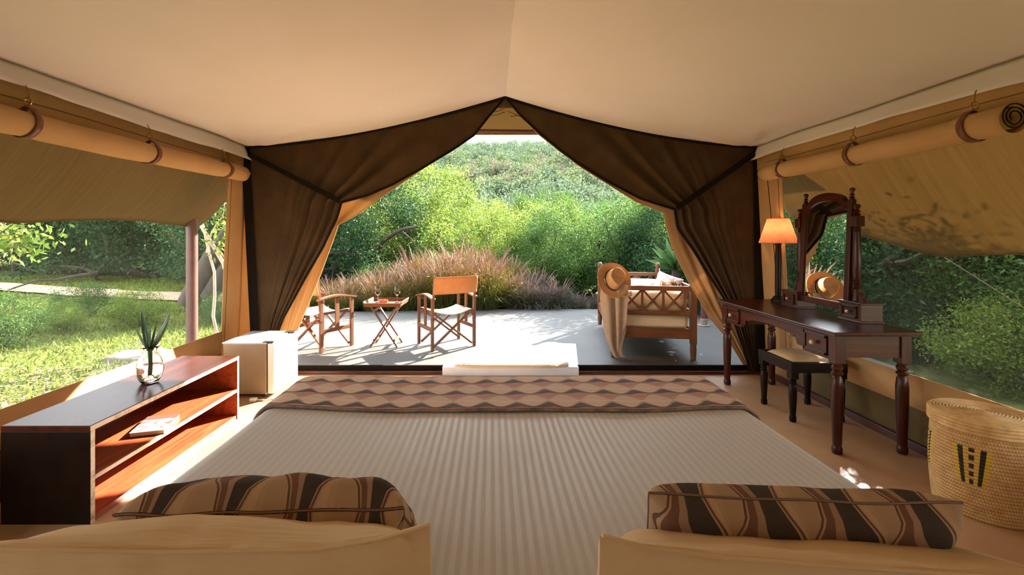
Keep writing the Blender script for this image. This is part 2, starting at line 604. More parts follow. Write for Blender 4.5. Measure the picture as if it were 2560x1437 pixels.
b.tube([fly_pt(0, c) for c in np.linspace(0, 1, 40)], 0.009, 6)
b.build('hem', OLIVE, fl)
b = MB()
b.tube([fly_pt(1, c) for c in np.linspace(0, 1, 40)], 0.009, 6)
b.build('hem', OLIVE, fl)
ROPE = mat('guy rope', C(92, 76, 50), C(70, 58, 38), rough=0.9, scale=90)
for p0, p1 in (((-3.25, 3.1, 1.44), (-5.6, 3.2, -0.15)), ((3.52, 3.57, 1.2), (5.4, 3.3, -0.15))):
    b = MB()
    b.tube([p0, p1], 0.0035, 6)
    b.build('guy_rope', ROPE, fl)
for x, y, zt, lab in ((-3.19, 4.84, 1.60, 'maroon steel tent pole outside the left window'), (3.40, 4.9, 1.55, 'maroon steel tent pole behind the dressing mirror')):
    r = thing('tent_pole', lab, 'pole', (x, y, -0.16))
    MB().tube([(0, 0, 0), (0, 0, zt + 0.16)], 0.056, 16).build('shaft', POLE_RED, r)
    MB().box(-0.1, 0.1, -0.1, 0.1, 0, 0.012).build('base_plate', POLE_RED, r, smooth=False)

ve = thing('verandah_roof', 'olive canvas verandah roof seen above the open tent door', 'roof')
def ver_z(x):
    u = abs(x - 0.1)
    return 2.70 if u < 0.9 else 2.70 - 0.28 * (u - 0.9)
def ver_pt(a, c):
    x = -3.2 + 6.6 * a
    yf = 5.95 + 0.8 * max(0, (abs(x - 0.1) - 0.6) / 2.7) ** 1.5
    y = 4.56 + (yf - 4.56) * c
    return Vector((x, y, ver_z(x) + 0.03 * noise.noise(Vector((x * 1.1, y * 1.1, 4))) * (1 - c) * c * 4))
b = MB()
b.grid(ver_pt, 60, 24)
b.build('roof_sheet', OLIVE, ve, angle=80, solid=0.004)
b = MB()
def val(a, c):
    q = ver_pt(a, 1)
    return q + Vector((0, 0.002, -0.05 * c + 0.02))
b.grid(val, 60, 2)
b.build('valance', mat('tan webbing hem', C(150, 120, 76), C(130, 102, 62), rough=0.9, scale=30), ve, solid=0.004)
b = MB()
b.tube([ver_pt(a, 0.86) - Vector((0, 0, 0.02)) for a in np.linspace(0.02, 0.98, 20)], 0.018, 8)
b.build('cross_tube', POLE_RED, ve)
MINT = mat('olive yellow tape', C(150, 134, 62), C(128, 112, 50), rough=0.9, scale=30)
for q0, q1, q2 in (((1222, 290), (1245, 287), (1262, 281)), ((1224, 283), (1244, 278), (1258, 272)), ((1268, 279), (1284, 284), (1300, 292)), ((1277, 291), (1290, 290), (1302, 289))):
    b = MB()
    b.tube([at(x_, y_, 4.7) for x_, y_ in (q0, q1, q2)], 0.006, 6)
    b.build('hanging_tape', MINT, ve)
for x in (-3.05, 3.2):
    lab = 'maroon steel verandah pole beside the daybed' if x > 0 else 'maroon steel verandah pole behind the left door curtain'
    r = thing('verandah_pole', lab, 'pole', (x, 6.88, 0))
    MB().tube([(0, 0, 0.10), (0, 0, ver_z(x) - 0.01)], 0.042, 16).build('shaft', POLE_RED, r)
    MB().lathe([(0.09, 0), (0.09, 0.008), (0.05, 0.012), (0.05, 0.10), (0.043, 0.105)], 20).build('base_socket', mat('grey concrete socket', C(150, 138, 116), C(122, 110, 90), scale=30), r)

# ------------------------------------------------------------------ door curtains
def polyline(pts, t):
    """point at fraction t along a pixel polyline (in photo pixels)"""
    ls = [math.hypot(pts[i + 1][0] - pts[i][0], pts[i + 1][1] - pts[i][1]) for i in range(len(pts) - 1)]
    d = t * sum(ls)
    for i, l in enumerate(ls):
        if d <= l or i == len(ls) - 1:
            f = d / l
            return (pts[i][0] + (pts[i + 1][0] - pts[i][0]) * f, pts[i][1] + (pts[i + 1][1] - pts[i][1]) * f)
        d -= l

def curtain(sg, y0, border, tie, inner_up, inner_low, fold_amp, seed, gather=2.2, nfold=6):
    """cloth panel hung from the sloping ceiling edge, pinched at the tie and falling to the floor.
    border: (x_top, x_bottom); tie: (x, z); inner_up / inner_low: world (x, z) lists of the free edge"""
    T0 = border[0]
    T1 = XC - sg * 0.0
    zt = tie[1]
    up = inner_up
    lo = inner_low
    def edge(lst, f):
        return polyline(lst, f)
    N, MU, ML = 96, 40, 44
    rows = []
    rnd = random.Random(seed)
    ph = [rnd.uniform(0, 6.28) for _ in range(4)]
    def fold(s, amt):
        g = 1 - (1 - s) ** gather
        return amt * (math.sin(2 * PI * nfold * g ** 1.3 + ph[0]) * 0.6 + 0.4 * math.sin(2 * PI * nfold * 1.9 * g + ph[1]))
    for i in range(MU + 1):
        f = i / MU
        row = []
        ex, ez = edge(up, f)
        bx = border[0] + (border[1] - border[0]) * (ceil_z(border[0]) - (ceil_z(border[0]) * (1 - f) + zt * f)) / 2.2
        bz = ceil_z(border[0]) * (1 - f) + zt * f
        for j in range(N + 1):
            s = j / N
            g = s * (1 - f) + f * (1 - (1 - s) ** gather)
            tx = T0 + (T1 - T0) * s
            tz = ceil_z(tx) - 0.004
            mx_ = bx + (tie[0] - bx) * (1 - (1 - s) ** gather)
            mz = zt + (0.02) * s
            x = tx * (1 - f) + mx_ * f
            z = tz * (1 - f) + mz * f
            # pull the free edge onto its measured line
            w = s ** 3.0
            sx = T1 * (1 - f) + tie[0] * f
            sz = (ceil_z(T1) - 0.004) * (1 - f) + zt * f
            x += (ex - sx) * w
            z += (ez - sz - 0.02 * f) * w
            amp = fold_amp * (0.15 + 0.85 * math.sin(PI * min(1, f * 0.62)) ) * smoothstep(0.05, 0.5, s)
            if i == 0:
                amp = 0
            y = y0 - fold(s, amp) * (1 - 0.35 * f)
            row.append(Vector((x, y, z)))
        rows.append(row)
    for i in range(1, ML + 1):
        f = i / ML
        row = []
        ex, ez = edge(lo, f)
        for j in range(N + 1):
            s = j / N
            g = 1 - (1 - s) ** gather
            bz = zt * (1 - f) + 0.02 * f
            bx = border[0] + (border[1] - border[0]) * (2.23 - bz) / 2.2
            x = bx + (ex - bx) * g
            z = bz + (ez - bz) * w_edge(s)
            amp = fold_amp * (0.55 * (1 - f) + 0.35 + 0.3 * f * (1 - f)) * smoothstep(0.05, 0.5, s)
            y = y0 - fold(s, amp) * (0.65 + 0.3 * f)
            row.append(Vector((x, y, z)))
        rows.append(row)
    b = MB()
    W = N + 1
    b.add([p for r in rows for p in r], [(i * W + j, i * W + j + 1, (i + 1) * W + j + 1, (i + 1) * W + j) for i in range(len(rows) - 1) for j in range(N)])
    return b, [r[-1] for r in rows], rows

def w_edge(s):
    return s ** 3

def XZ(lst, Y=YF):
    return [(at(x, y, Y).x, at(x, y, Y).z) for x, y in lst]

D = {
    'left': dict(sg=-1, border=(-2.405, -2.295), tie=XZ([(857, 507)])[0],
        up=XZ([(1263, 246), (1225, 290), (1186, 340), (1130, 378), (1060, 420), (985, 462), (920, 490), (857, 507)]),
        lo=XZ([(857, 507), (846, 545), (812, 618), (774, 682), (713, 793), (660, 930)]),
        tie2=XZ([(845, 562)], 4.56)[0],
        up2=XZ([(1263, 246), (1180, 335), (1092, 398), (1020, 447), (954, 492), (900, 532), (845, 562)], 4.56),
        lo2=XZ([(845, 562), (836, 590), (829, 610), (802, 684), (774, 752), (744, 823), (712, 928)], 4.56)),
    'right': dict(sg=1, border=(2.59, 2.62), tie=XZ([(1683, 524)])[0],
        up=XZ([(1263, 246), (1300, 290), (1345, 332), (1400, 378), (1448, 412), (1521, 457), (1600, 498), (1683, 524)]),
        lo=XZ([(1683, 524), (1690, 570), (1730, 626), (1763, 680), (1816, 760), (1853, 866), (1872, 930)]),
        tie2=XZ([(1660, 531)], 4.56)[0],
        up2=XZ([(1263, 246), (1345, 334), (1448, 414), (1521, 460), (1590, 503), (1660, 531)], 4.56),
        lo2=XZ([(1660, 531), (1667, 566), (1684, 623), (1718, 694), (1776, 795), (1822, 850), (1872, 930)], 4.56)),
}
for side, d in D.items():
    sg = d['sg']
    b, edge, rows = curtain(sg, YF - 0.035, d['border'], d['tie'], d['up'], d['lo'], 0.05, 11 if sg < 0 else 5)
    r = thing('door_curtain', 'dark brown door curtain tied back on the %s of the opening' % side, 'curtain', (0, 0, 0))
    b.build('cloth', BROWN_NET, r, angle=80, solid=0.003)
    b = MB()
    b.tube([p + Vector((0, -0.004, 0)) for p in edge], 0.011, 6)
    b.build('edge_binding', BLACK_TAPE, r)
    b = MB()                                # border tape down the jamb
    b.bar((d['border'][0] + sg * 0.0, YF - 0.06, 2.225), (d['border'][1], YF - 0.06, 0.03), 0.085, 0.006, up=(0, 1, 0))
    b.build('jamb_tape', BLACK_TAPE, r, smooth=False)
    b = MB()                                # tape along the ceiling edge
    b.tube([(x, YF - 0.045, ceil_z(x) - 0.012) for x in np.linspace(d['border'][0], XC, 24)], 0.012, 6)
    b.build('ceiling_tape', BLACK_TAPE, r)
    b = MB()                                # strap to the tie point
    b.bar((d['border'][0] - sg * 0.04, YF - 0.085, 2.15), (d['tie'][0] - sg * 0.0, YF - 0.085, d['tie'][1] + 0.01), 0.05, 0.006, up=(0, 1, 0))
    b.build('tie_strap', BLACK_TAPE, r, smooth=False)
    if sg < 0:                              # added patch blocking a light leak at the peak of the opening
        b = MB()
        b.add([(XC - 0.13, YF + 0.02, 2.62), (XC + 0.13, YF + 0.02, 2.62), (XC + 0.03, YF + 0.02, 2.76), (XC - 0.03, YF + 0.02, 2.76)], [(0, 1, 2, 3)])
        b.build('peak_leak_patch', OLIVE, r, smooth=False, solid=0.004)
    b, edge, rows = curtain(sg, YF + 0.075, d['border'], d['tie2'], d['up2'], d['lo2'], 0.03, 21 if sg < 0 else 33, nfold=4)
    r = thing('canvas_flap', 'tan canvas door flap gathered behind the %s brown curtain' % side, 'curtain')
    b.build('cloth', CANVAS_TAN, r, angle=80, solid=0.003)
    MB().tube(edge, 0.006, 6).build('edge_hem', CANVAS_TAN, r)

# ------------------------------------------------------------------ rolled window blinds
def rolled(side, X, z, y0, y1, sg, strap_ys):
    r = thing('rolled_blind', 'tan canvas window blind rolled up along the %s wall' % side, 'blind', (X, 0, z))
    b = MB()
    n = 60
    pts, rs = [], []
    for i in range(n + 1):
        y = y0 + (y1 - y0) * i / n
        pts.append((0.01 * math.sin(y * 2.2), y, 0.014 * math.sin(y * 1.4 + 1)))
        rs.append(0.066 + 0.004 * noise.noise(Vector((y * 3, sg, 0))) - 0.006 * max((math.exp(-((y - s) / 0.05) ** 2) for s in strap_ys)))
    b.tube(pts, rs, 28, caps=False)
    b.build('roll', CANVAS_TAN, r, angle=80, solid=0.003)
    for ye, dy in ((y0, -1), (y1, 1)):      # spiral end of the roll
        b = MB()
        sp = []
        for i in range(70):
            a = i / 69 * 2 * PI * 2.6
            rr = 0.066 - 0.046 * i / 69
            sp.append((rr * math.cos(a) + pts[0][0], rr * math.sin(a)))
        def fn(a, c):
            q = sp[min(69, int(a * 69 + 0.5))]
            return Vector((q[0], ye + dy * 0.004 - dy * 0.25 * c, q[1]))
        b.grid(fn, 69, 1)
        b.build('spiral_end', CANVAS_TAN, r, solid=0.003)
        b = MB()
        b.tube([(q[0], ye + dy * 0.006, q[1]) for q in sp], 0.003, 5)
        b.build('end_binding', BLACK_TAPE, r)
    for y in strap_ys:
        s = MB()
        ox, oz = 0.01 * math.sin(y * 2.2), 0.014 * math.sin(y * 1.4 + 1)
        def fn(a, c):
            ang = 2 * PI * a + PI / 2
            rr = 0.070 + (0.022 * math.exp(-((a if a < 0.5 else a - 1) / 0.06) ** 2))
            return Vector((ox + rr * math.cos(ang), y + (c - 0.5) * 0.034 + 0.012 * math.sin(ang), oz + rr * math.sin(ang)))
        s.grid(fn, 40, 2)
        st = s.build('strap', LEATHER, r, solid=0.004)
        q = MB()
        q.tube([(0.018 * math.cos(a), y, 0.104 + 0.02 * math.sin(a)) for a in np.linspace(0, 2 * PI, 17)], 0.0035, 6, caps=False)
        q.build('ring', BRASS, st)
        q = MB()
        q.tube([(0, y, 0.122), (0.004, y + 0.004, 0.14), (0.0, y, 0.16), (sg * 0.03, y + 0.02, 0.19)], 0.003, 6)
        q.build('hook', BRASS, st)
rolled('left', -2.325, 1.92, 1.0, 4.24, -1, (2.28, 3.09, 3.95))
rolled('right', 2.46, 1.91, 2.14, 4.10, 1, (2.32, 3.10, 3.86))
# ------------------------------------------------------------------ fabrics with printed patterns
def uv_xy(t):
    tc = t.nodes.new('ShaderNodeTexCoord')
    sp = t.nodes.new('ShaderNodeSeparateXYZ')
    t.links.new(tc.outputs['UV'], sp.inputs[0])
    return NX(t, sp.outputs[0]), NX(t, sp.outputs[1])

def ogee(name, pu, pv, a_cols, b_cols, line, band, shape, swap=False, warp=0.25, off=(0, 0)):
    """onion-shaped ogee print; a_cols / b_cols = (left, middle, right) colours of the two interlocking onions"""
    m, t, p, out = newmat(name)
    x, y = uv_xy(t)
    if swap:
        x, y = y, x
    u = x * (1 / pu) + off[0]
    v = y * (1 / pv) + off[1]
    a = u.frac() - 0.5
    bb = (u + 0.5).frac() - 0.5
    cw = ((v * (2 * PI)).cos() * 0.5 + 0.5)
    w = cw.pow(shape[2]) * (shape[1] - shape[0]) + shape[0]
    wb_ = (w * -1.0) + 0.5
    inA = a.abs().lt(w)
    ra = a / w
    rb = bb / wb_.mx(0.01)
    r = rb + (ra - rb) * inA
    s = (v * (2 * PI)).sin() * warp
    left = r.lt(s * -1.0 - 0.2)
    right = r.gt(s * -1.0 + 0.12)
    nz = noise_node(t, 60, (1, 1, 8), 4)
    def tri(c):
        k = mixc(t, left, c[1], c[0])
        return mixc(t, right, k, c[2])
    col = mixc(t, inA, tri(b_cols), tri(a_cols))
    rr = r.abs()
    col = mixc(t, rr.gt(0.84), col, band)
    col = mixc(t, rr.gt(0.93), col, line)
    col = mixc(t, NX(t, nz.outputs[0]) * 0.25, col, mixc(t, 0.5, col, C(160, 130, 110)))
    t.links.new(col, p.inputs['Base Color'])
    p.inputs['Roughness'].default_value = 0.85
    p.inputs['Specular IOR Level'].default_value = 0.15
    return m

CUSHION = ogee('onion print cushion cloth', 0.134, 0.15,
               (C(112, 78, 62), C(158, 128, 104), C(58, 52, 48)), (C(186, 156, 122), C(176, 146, 114), C(168, 140, 110)),
               C(96, 72, 58), C(176, 144, 112), (0.05, 0.47, 0.65), warp=0.28, off=(0.0, 0.52))
THROW = ogee('onion print throw cloth', 0.135, 0.125,
             (C(206, 180, 160), C(212, 188, 166), C(204, 178, 158)), (C(182, 134, 120), C(176, 140, 128), C(92, 84, 84)),
             C(112, 90, 82), C(216, 192, 170), (0.06, 0.46, 0.75), swap=True, warp=0.1)
THROW_EDGE = mat('throw edge binding', C(92, 72, 58), C(150, 124, 98), rough=0.9, scale=18)
m, t, p, out = newmat('striped ivory bed cover')
x, y = uv_xy(t)
f = (x * (2 * PI / 0.024)).sin().gt(0.0)
nn = noise_node(t, 2.0, detail=6)
c0 = mixc(t, f, C(206, 205, 203), C(198, 196, 193))
t.links.new(mixc(t, NX(t, nn.outputs[0]) * 0.3, c0, C(202, 194, 182)), p.inputs['Base Color'])
p.inputs['Roughness'].default_value = 0.75
p.inputs['Specular IOR Level'].default_value = 0.2
rg = NX(t, f.s) * 0.25 + 0.5
t.links.new(rg.s, p.inputs['Roughness'])
n2 = noise_node(t, 9, (1, 0.5, 1), 5)
add_bump(t, p, n2.outputs[0], 0.18, 0.012)
SHEET = m

# ------------------------------------------------------------------ bed
BX0, BX1, BYE, BZ = -0.92, 1.03, 2.18, 0.68
bed = thing('bed', 'wide double bed in the middle of the tent under a striped cover', 'bed', ((BX0 + BX1) / 2, 1.1, 0))
hw = (BX1 - BX0) / 2
b = MB().box(-hw + 0.03, hw - 0.03, -1.0, 1.0, 0.10, 0.36)
b.build('base', MAHOG_Y, bed, bevel=0.01, smooth=False)
b = MB().box(-hw + 0.02, hw - 0.02, -1.02, 1.06, 0.36, BZ - 0.02)
b.build('mattress', CREAM_CLOTH, bed, bevel=0.05)
for lx in (-1, 1):
    for ly in (-0.92, 0.92):
        MB().lathe([(0.03, 0), (0.045, 0.10)], 14, Matrix.Translation((lx * (hw - 0.12), ly, 0))).build('leg', MAHOG_Z, bed)

def drape(a, bb, R, lift, ax0, ax1, by1):
    """cloth point a (across), bb (along) laid on the bed and falling over its edges"""
    cx = min(max(a, ax0 + R), ax1 - R)
    cy = min(bb, by1 - R)
    dx, dy = a - cx, bb - cy
    d = math.hypot(dx, dy)
    z = BZ + lift
    if d < 1e-6:
        return Vector((a, bb, z))
    n_ = (dx / d, dy / d)
    q = R * PI / 2
    if d < q:
        off, drop = R * math.sin(d / R), R * (1 - math.cos(d / R))
    else:
        off, drop = R, R + (d - q)
        off += 0.018 * min(1, (d - q) / 0.3) * math.sin((a * 9 if abs(dy) > abs(dx) else bb * 9) + 1) + 0.02 * min(1, (d - q) / 0.3)
    return Vector((cx + n_[0] * off, cy + n_[1] * off, z - drop))
R0 = 0.075
b = MB()
OV = 0.50
def sheet_pt(a, c):
    A = BX0 - OV + (BX1 - BX0 + 2 * OV) * a
    B = 0.0 + (BYE + OV) * c
    p_ = drape(A, B, R0, 0.0, BX0, BX1, BYE)
    p_.z += 0.006 * noise.noise(Vector((A * 2.2, B * 2.2, 7))) - 0.012 * math.exp(-((A - 0.06) / 0.16) ** 2) * smoothstep(2.2, 0.5, B)
    return p_
b.grid(sheet_pt, 150, 110, uv=lambda a, c: (a * (BX1 - BX0 + 2 * OV), c * (BYE + OV)))
o = b.build('bed_cover', SHEET, angle=80)
tag(o, 'ivory satin-striped cover spread over the double bed', 'bedspread')
# throw across the foot
def throw_pt(a, c, lift=0.014):
    A = BX0 - 0.42 + (BX1 - BX0 + 0.84) * a
    y0 = 1.74 + 0.012 * math.sin(A * 5.2 + 0.7) - 0.02 * math.exp(-((A - 0.15) / 0.35) ** 2) + 0.03 * smoothstep(0.4, 0.9, abs(A - 0.05))
    y1 = 2.175 + 0.01 * math.sin(A * 4)
    B = y0 + (y1 - y0) * c
    p_ = drape(A, B, R0 + lift, lift, BX0 - lift, BX1 + lift, BYE + lift)
    p_.z += 0.006 * noise.noise(Vector((A * 2.2, B * 2.2, 7))) + 0.004 * noise.noise(Vector((A * 6, B * 6, 1)))
    return p_
th = thing('bed_throw', 'taupe and pink onion-print throw across the foot of the bed', 'throw')
b = MB()
b.grid(throw_pt, 160, 34, uv=lambda a, c: (a * (BX1 - BX0 + 0.84), c * 0.42))
b.build('cloth', THROW, th, angle=80, solid=0.008)
b = MB()
b.tube([throw_pt(a, 0.0) + Vector((0, -0.002, -0.004)) for a in np.linspace(0, 1, 120)], 0.006, 6)
b.build('edge_binding', THROW_EDGE, th)

# ------------------------------------------------------------------ pillows and cushions
def puff(w, h, th_, flange=0.0, pw=2.4, nu=46, nv=34, seed=0, wrinkle=0.01, pinch=0.05):
    """closed pillow mesh in the local x/z plane, thickness along y; uv in metres"""
    b = MB()
    for sgn in (1, -1):
        def fn(a, c):
            u, v = a * 2 - 1, c * 2 - 1
            px = u * w / 2 * (1 - pinch * (1 - abs(v) ** 2) * abs(u) ** 3)
            pz = v * h / 2 * (1 - pinch * (1 - abs(u) ** 2) * abs(v) ** 3)
            fu, fv = 1 - flange / (w / 2), 1 - flange / (h / 2)
            uu, vv = min(1, abs(u) / fu), min(1, abs(v) / fv)
            t_ = th_ / 2 * ((1 - uu ** pw) * (1 - vv ** pw)) ** 0.55
            t_ += wrinkle * noise.noise(Vector((u * 3.1, v * 3.3, seed + sgn))) * (1 - uu ** 4) * (1 - vv ** 4)
            wob = 0.006 * noise.noise(Vector((u * 2.5, v * 2.5, seed + 20)))
            return Vector((px, sgn * (max(t_, 0) + 0.003) + wob, pz))
        b.grid(fn, nu, nv, uv=lambda a, c: (a * w, c * h))
    return b

def oriented(o, loc, rx, rz, ry=0):
    o.location = loc
    o.rotation_euler = (rx, ry, rz)
    return o

# big sleeping pillows standing at the bed head, seen from behind and above
def big_pillow(lab, x0, x1, ztop, zseam, seed):
    r = thing('pillow', lab, 'pillow', ((x0 + x1) / 2, 0.77, BZ))
    cx = (x0 + x1) / 2
    def section(a):
        zt, zs = ztop(a) - BZ, zseam(a) - BZ
        return [(0.16, 0.0), (0.155, zt * 0.2), (0.14, zt * 0.42), (0.105, zt * 0.66), (0.06, zt * 0.87), (0.015, zt), (-0.03, zt * 0.5 + zs * 0.5), (-0.065, zt * 0.12 + zs * 0.88 + 0.003), (-0.082, zs + 0.002), (-0.088, zs),
                (-0.088, zs * 0.94), (-0.083, zs * 0.7), (-0.086, zs * 0.35), (-0.07, 0.0)]
    b = MB()
    n, k = 60, 14
    vs, fs = [], []
    for i in range(n + 1):
        a = i / n
        u = a * 2 - 1
        w_ = max(0.0, 1 - (abs(u) / 0.95) ** 9) ** 0.5 if abs(u) < 0.93 else 0.1
        if abs(u) > 0.93:
            w_ = 0.10 if abs(u) < 0.999 else 0.06
        zs = zseam(a) - BZ
        for j, (py, pz) in enumerate(section(a)):
            f = j / (k - 1)
            fy, fz = -0.075 + (0.004 if j < 8 else -0.004), (zs + 0.004) * min(1.0, (f if f < 0.64 else (1 - f) * 1.78) * 1.56)
            y_ = fy + (py - fy) * w_
            z_ = fz + (pz - fz) * w_
            wr_ = 0.006 * noise.noise(Vector((a * 5, j * 0.9, seed))) + 0.004 * noise.noise(Vector((a * 14, j * 0.5, seed + 3)))
            flare = 0.012 * math.copysign(1, u) * smoothstep(0.85, 1.0, abs(u)) * (1 - pz / 0.25)
            vs.append((x0 + (x1 - x0) * a - cx + flare, y_ + wr_, z_ + wr_ * (0.5 if j < 12 and j > 0 else 0)))
    for i in range(n):
        for j in range(k):
            fs.append((i * k + j, i * k + (j + 1) % k, (i + 1) * k + (j + 1) % k, (i + 1) * k + j))
    fs += [tuple(range(k)), tuple(n * k + j for j in range(k))[::-1]]
    b.add(vs, fs)
    b.build('pillowcase', PILLOWCASE, r, angle=60)
    sm_ = MB()
    sm_.tube([(x0 + (x1 - x0) * a - cx, -0.090, zseam(a) - BZ + 0.002) for a in np.linspace(0.0, 1.0, 40)], 0.003, 6)
    sm_.build('seam', PILLOWCASE, r)
def zp(y_, Y):
    return CH - (y_ - VY) / FPX * Y
def interp(pts, x_):
    return float(np.interp(x_, [p_[0] for p_ in pts], [p_[1] for p_ in pts]))
T_L = [(-150, 1375), (0, 1345), (250, 1312), (440, 1291), (600, 1299), (800, 1322), (930, 1318), (1075, 1302)]
S_L = [(-150, 1378), (0, 1370), (250, 1374), (420, 1378), (800, 1370), (950, 1345), (1075, 1308)]
T_R = [(1497, 1328), (1600, 1334), (1800, 1346), (2100, 1358), (2560, 1392), (2800, 1410)]
S_R = [(1497, 1334), (1600, 1362), (1800, 1392), (2100, 1414), (2560, 1445), (2800, 1460)]
def mk(T_, S_, xa, xb):
    def ztop(a):
        X = xa + (xb - xa) * a
        return zp(interp(T_, VX + X / 0.78 * FPX), 0.78)
    def zseam(a):
        X = xa + (xb - xa) * a
        return zp(interp(S_, VX + X / 0.685 * FPX), 0.685)
    return ztop, zseam
for lab, xa, xb, T_, S_, sd_ in (('sand cotton pillow with a sewn edge at the left of the bed head', -0.86, -0.095, T_L, S_L, 3),
                                 ('sand cotton pillow with a sewn edge at the right of the bed head', 0.165, 0.95, T_R, S_R, 8)):
    zt_, zs_ = mk(T_, S_, xa, xb)
    big_pillow(lab, xa, xb, zt_, zs_, sd_)

def cushion(lab, loc, rx, ry, rz, w, h, th_, seed):
    r = thing('cushion', lab, 'cushion', loc, group='onion print cushions on the bed')
    r.rotation_euler = (rx, ry, rz)
    b = puff(w, h, th_, seed=seed, pw=6.5, wrinkle=0.012, pinch=0.04)
    b.build('cover', CUSHION, r, angle=80)
    pts = []
    for i in range(120):
        a = i / 120 * 4
        k, f = int(a), a % 1
        u, v = ((-1 + 2 * f, -1), (1, -1 + 2 * f), (1 - 2 * f, 1), (-1, 1 - 2 * f))[k]
        px = u * w / 2 * (1 - 0.04 * (1 - abs(v) ** 2) * abs(u) ** 3)
        pz = v * h / 2 * (1 - 0.04 * (1 - abs(u) ** 2) * abs(v) ** 3)
        pts.append((px, 0.006 * noise.noise(Vector((u * 2.5, v * 2.5, seed + 20))), pz))
    MB().tube(pts + [pts[0]], 0.0022, 6, caps=False).build('seam', mat('taupe piping', C(120, 92, 74)), r)
cushion('onion-print cushion leaning behind the left sand pillow', (-0.43, 0.945, 0.752), math.radians(50), -0.01, 0.02, 0.53, 0.28, 0.14, 4)
cushion('onion-print cushion leaning behind the right sand pillow', (0.566, 0.872, 0.748), math.radians(20), 0.02, -0.03, 0.56, 0.27, 0.11, 9)

# ------------------------------------------------------------------ low shelf unit on the left
cab = thing('low_shelf_unit', 'long low mahogany shelf unit open to the bed along the left wall', 'shelf', (-2.09, 2.755, 0))
hx, hy = 0.21, 0.625
b = MB().box(-hx, hx, -hy, hy, 0.435, 0.462)
b.build('top_board', TOPBOARD, cab, bevel=0.003, smooth=False)
b = MB().box(-hx, hx, -hy, -hy + 0.024, 0, 0.435)
b.build('end_panel', EBONY, cab, bevel=0.002, smooth=False)
b = MB().box(-hx, hx, hy - 0.024, hy, 0, 0.435)
b.build('end_panel', EBONY, cab, bevel=0.002, smooth=False)
b = MB().box(-hx, -hx + 0.012, -hy + 0.024, hy - 0.024, 0.0, 0.435)
b.build('back_panel', RED_Y, cab, smooth=False)
b = MB().box(-hx + 0.012, hx - 0.004, -hy + 0.024, hy - 0.024, 0.20, 0.222)
sh = b.build('shelf', RED_Y, cab, smooth=False)
b = MB().box(-hx + 0.012, hx - 0.004, -hy + 0.024, hy - 0.024, 0.0, 0.03)
sh2 = b.build('shelf', RED_Y, cab, smooth=False)
for z0, z1, y0, y1 in ((0.437, 0.460, -hy + 0.001, hy - 0.001), (0.201, 0.221, -hy + 0.024, hy - 0.024)):
    MB().box(hx - 0.004, hx + 0.0025, y0, y1, z0, z1).build('front_edging', EDGING, cab, smooth=False)
for y0 in (-hy + 0.001, hy - 0.023):
    MB().box(hx, hx + 0.0025, y0, y0 + 0.022, 0.0, 0.437).build('front_edging', EDGING, cab, smooth=False)
# lining in red on the inner faces of the carcase
MB().box(-hx + 0.012, hx - 0.002, hy - 0.026, hy - 0.0242, 0.03, 0.435).build('inner_lining', RED_Y, cab, smooth=False)
MB().box(-hx + 0.012, hx - 0.002, -hy + 0.0242, -hy + 0.026, 0.03, 0.435).build('inner_lining', RED_Y, cab, smooth=False)

# book on the shelf
bk = thing('book', 'pale paperback book lying on the middle shelf', 'book', (-1.985, 2.69, 0.222), 0.30)
m, t, p, out = newmat('printed book cover')
x, y = uv_xy(t)
nz_ = noise_node(t, 7, detail=2, dist=1.5)
col = ramp2(t, nz_.outputs[0], C(238, 230, 222), C(120, 84, 74), 0.52, 0.56)
t.links.new(mixc(t, y.gt(0.72), col, C(110, 74, 62)), p.inputs['Base Color'])
p.inputs['Roughness'].default_value = 0.35
cover = MB()
cover.grid(lambda a, c: Vector((-0.085 + 0.17 * a, -0.125 + 0.25 * c, 0.0245)), 1, 1)
cover.build('front_cover', m, bk, smooth=False, solid=0.002)
MB().box(-0.085, 0.085, -0.125, 0.125, 0, 0.002).build('back_cover', DARK_PLASTIC, bk, smooth=False)
MB().box(-0.083, 0.081, -0.122, 0.122, 0.002, 0.0235).build('pages', mat('paper pages', C(226, 208, 180), C(206, 186, 156), scale=60, stretch=(1, 1, 20)), bk, smooth=False)
MB().box(-0.087, -0.085, -0.125, 0.125, 0, 0.0255).build('spine', DARK_PLASTIC, bk, smooth=False)

# vase with aloe
GLASS, t, p, out = newmat('clear glass')
p.inputs['Base Color'].default_value = (1, 1, 1, 1)
p.inputs['Roughness'].default_value = 0.02
p.inputs['Transmission Weight'].default_value = 1.0
p.inputs['IOR'].default_value = 1.3
WATER, t, p, out = newmat('pale pink water')
p.inputs['Base Color'].default_value = (0.98, 0.90, 0.86, 1)
p.inputs['Roughness'].default_value = 0.0
p.inputs['Transmission Weight'].default_value = 1.0
p.inputs['IOR'].default_value = 1.2
vx, vy = -2.075, 2.76
va = thing('glass_vase', 'clear glass bottle vase holding aloe on the shelf unit', 'vase', (vx, vy, 0.462))
outp = [(0.0, 0.0), (0.036, 0.0), (0.044, 0.006), (0.062, 0.035), (0.071, 0.07), (0.070, 0.105), (0.056, 0.145), (0.040, 0.172), (0.034, 0.188), (0.040, 0.206), (0.052, 0.222)]
b = MB()
N_ = 40
vs, fs = [], []
prof = outp + [(max(0, r - 0.003), z + (0.006 if i < 2 else 0)) for i, (r, z) in reversed(list(enumerate(outp)))]
for k, (r, z) in enumerate(prof):
    for j in range(N_):
        a = 2 * PI * j / N_
        rr = r * (1 + (0.035 * math.cos(a * 8) if 0.12 < z < 0.205 else (0.05 * math.cos(a * 8) if z >= 0.205 else 0)))
        vs.append((rr * math.cos(a), rr * math.sin(a), z))
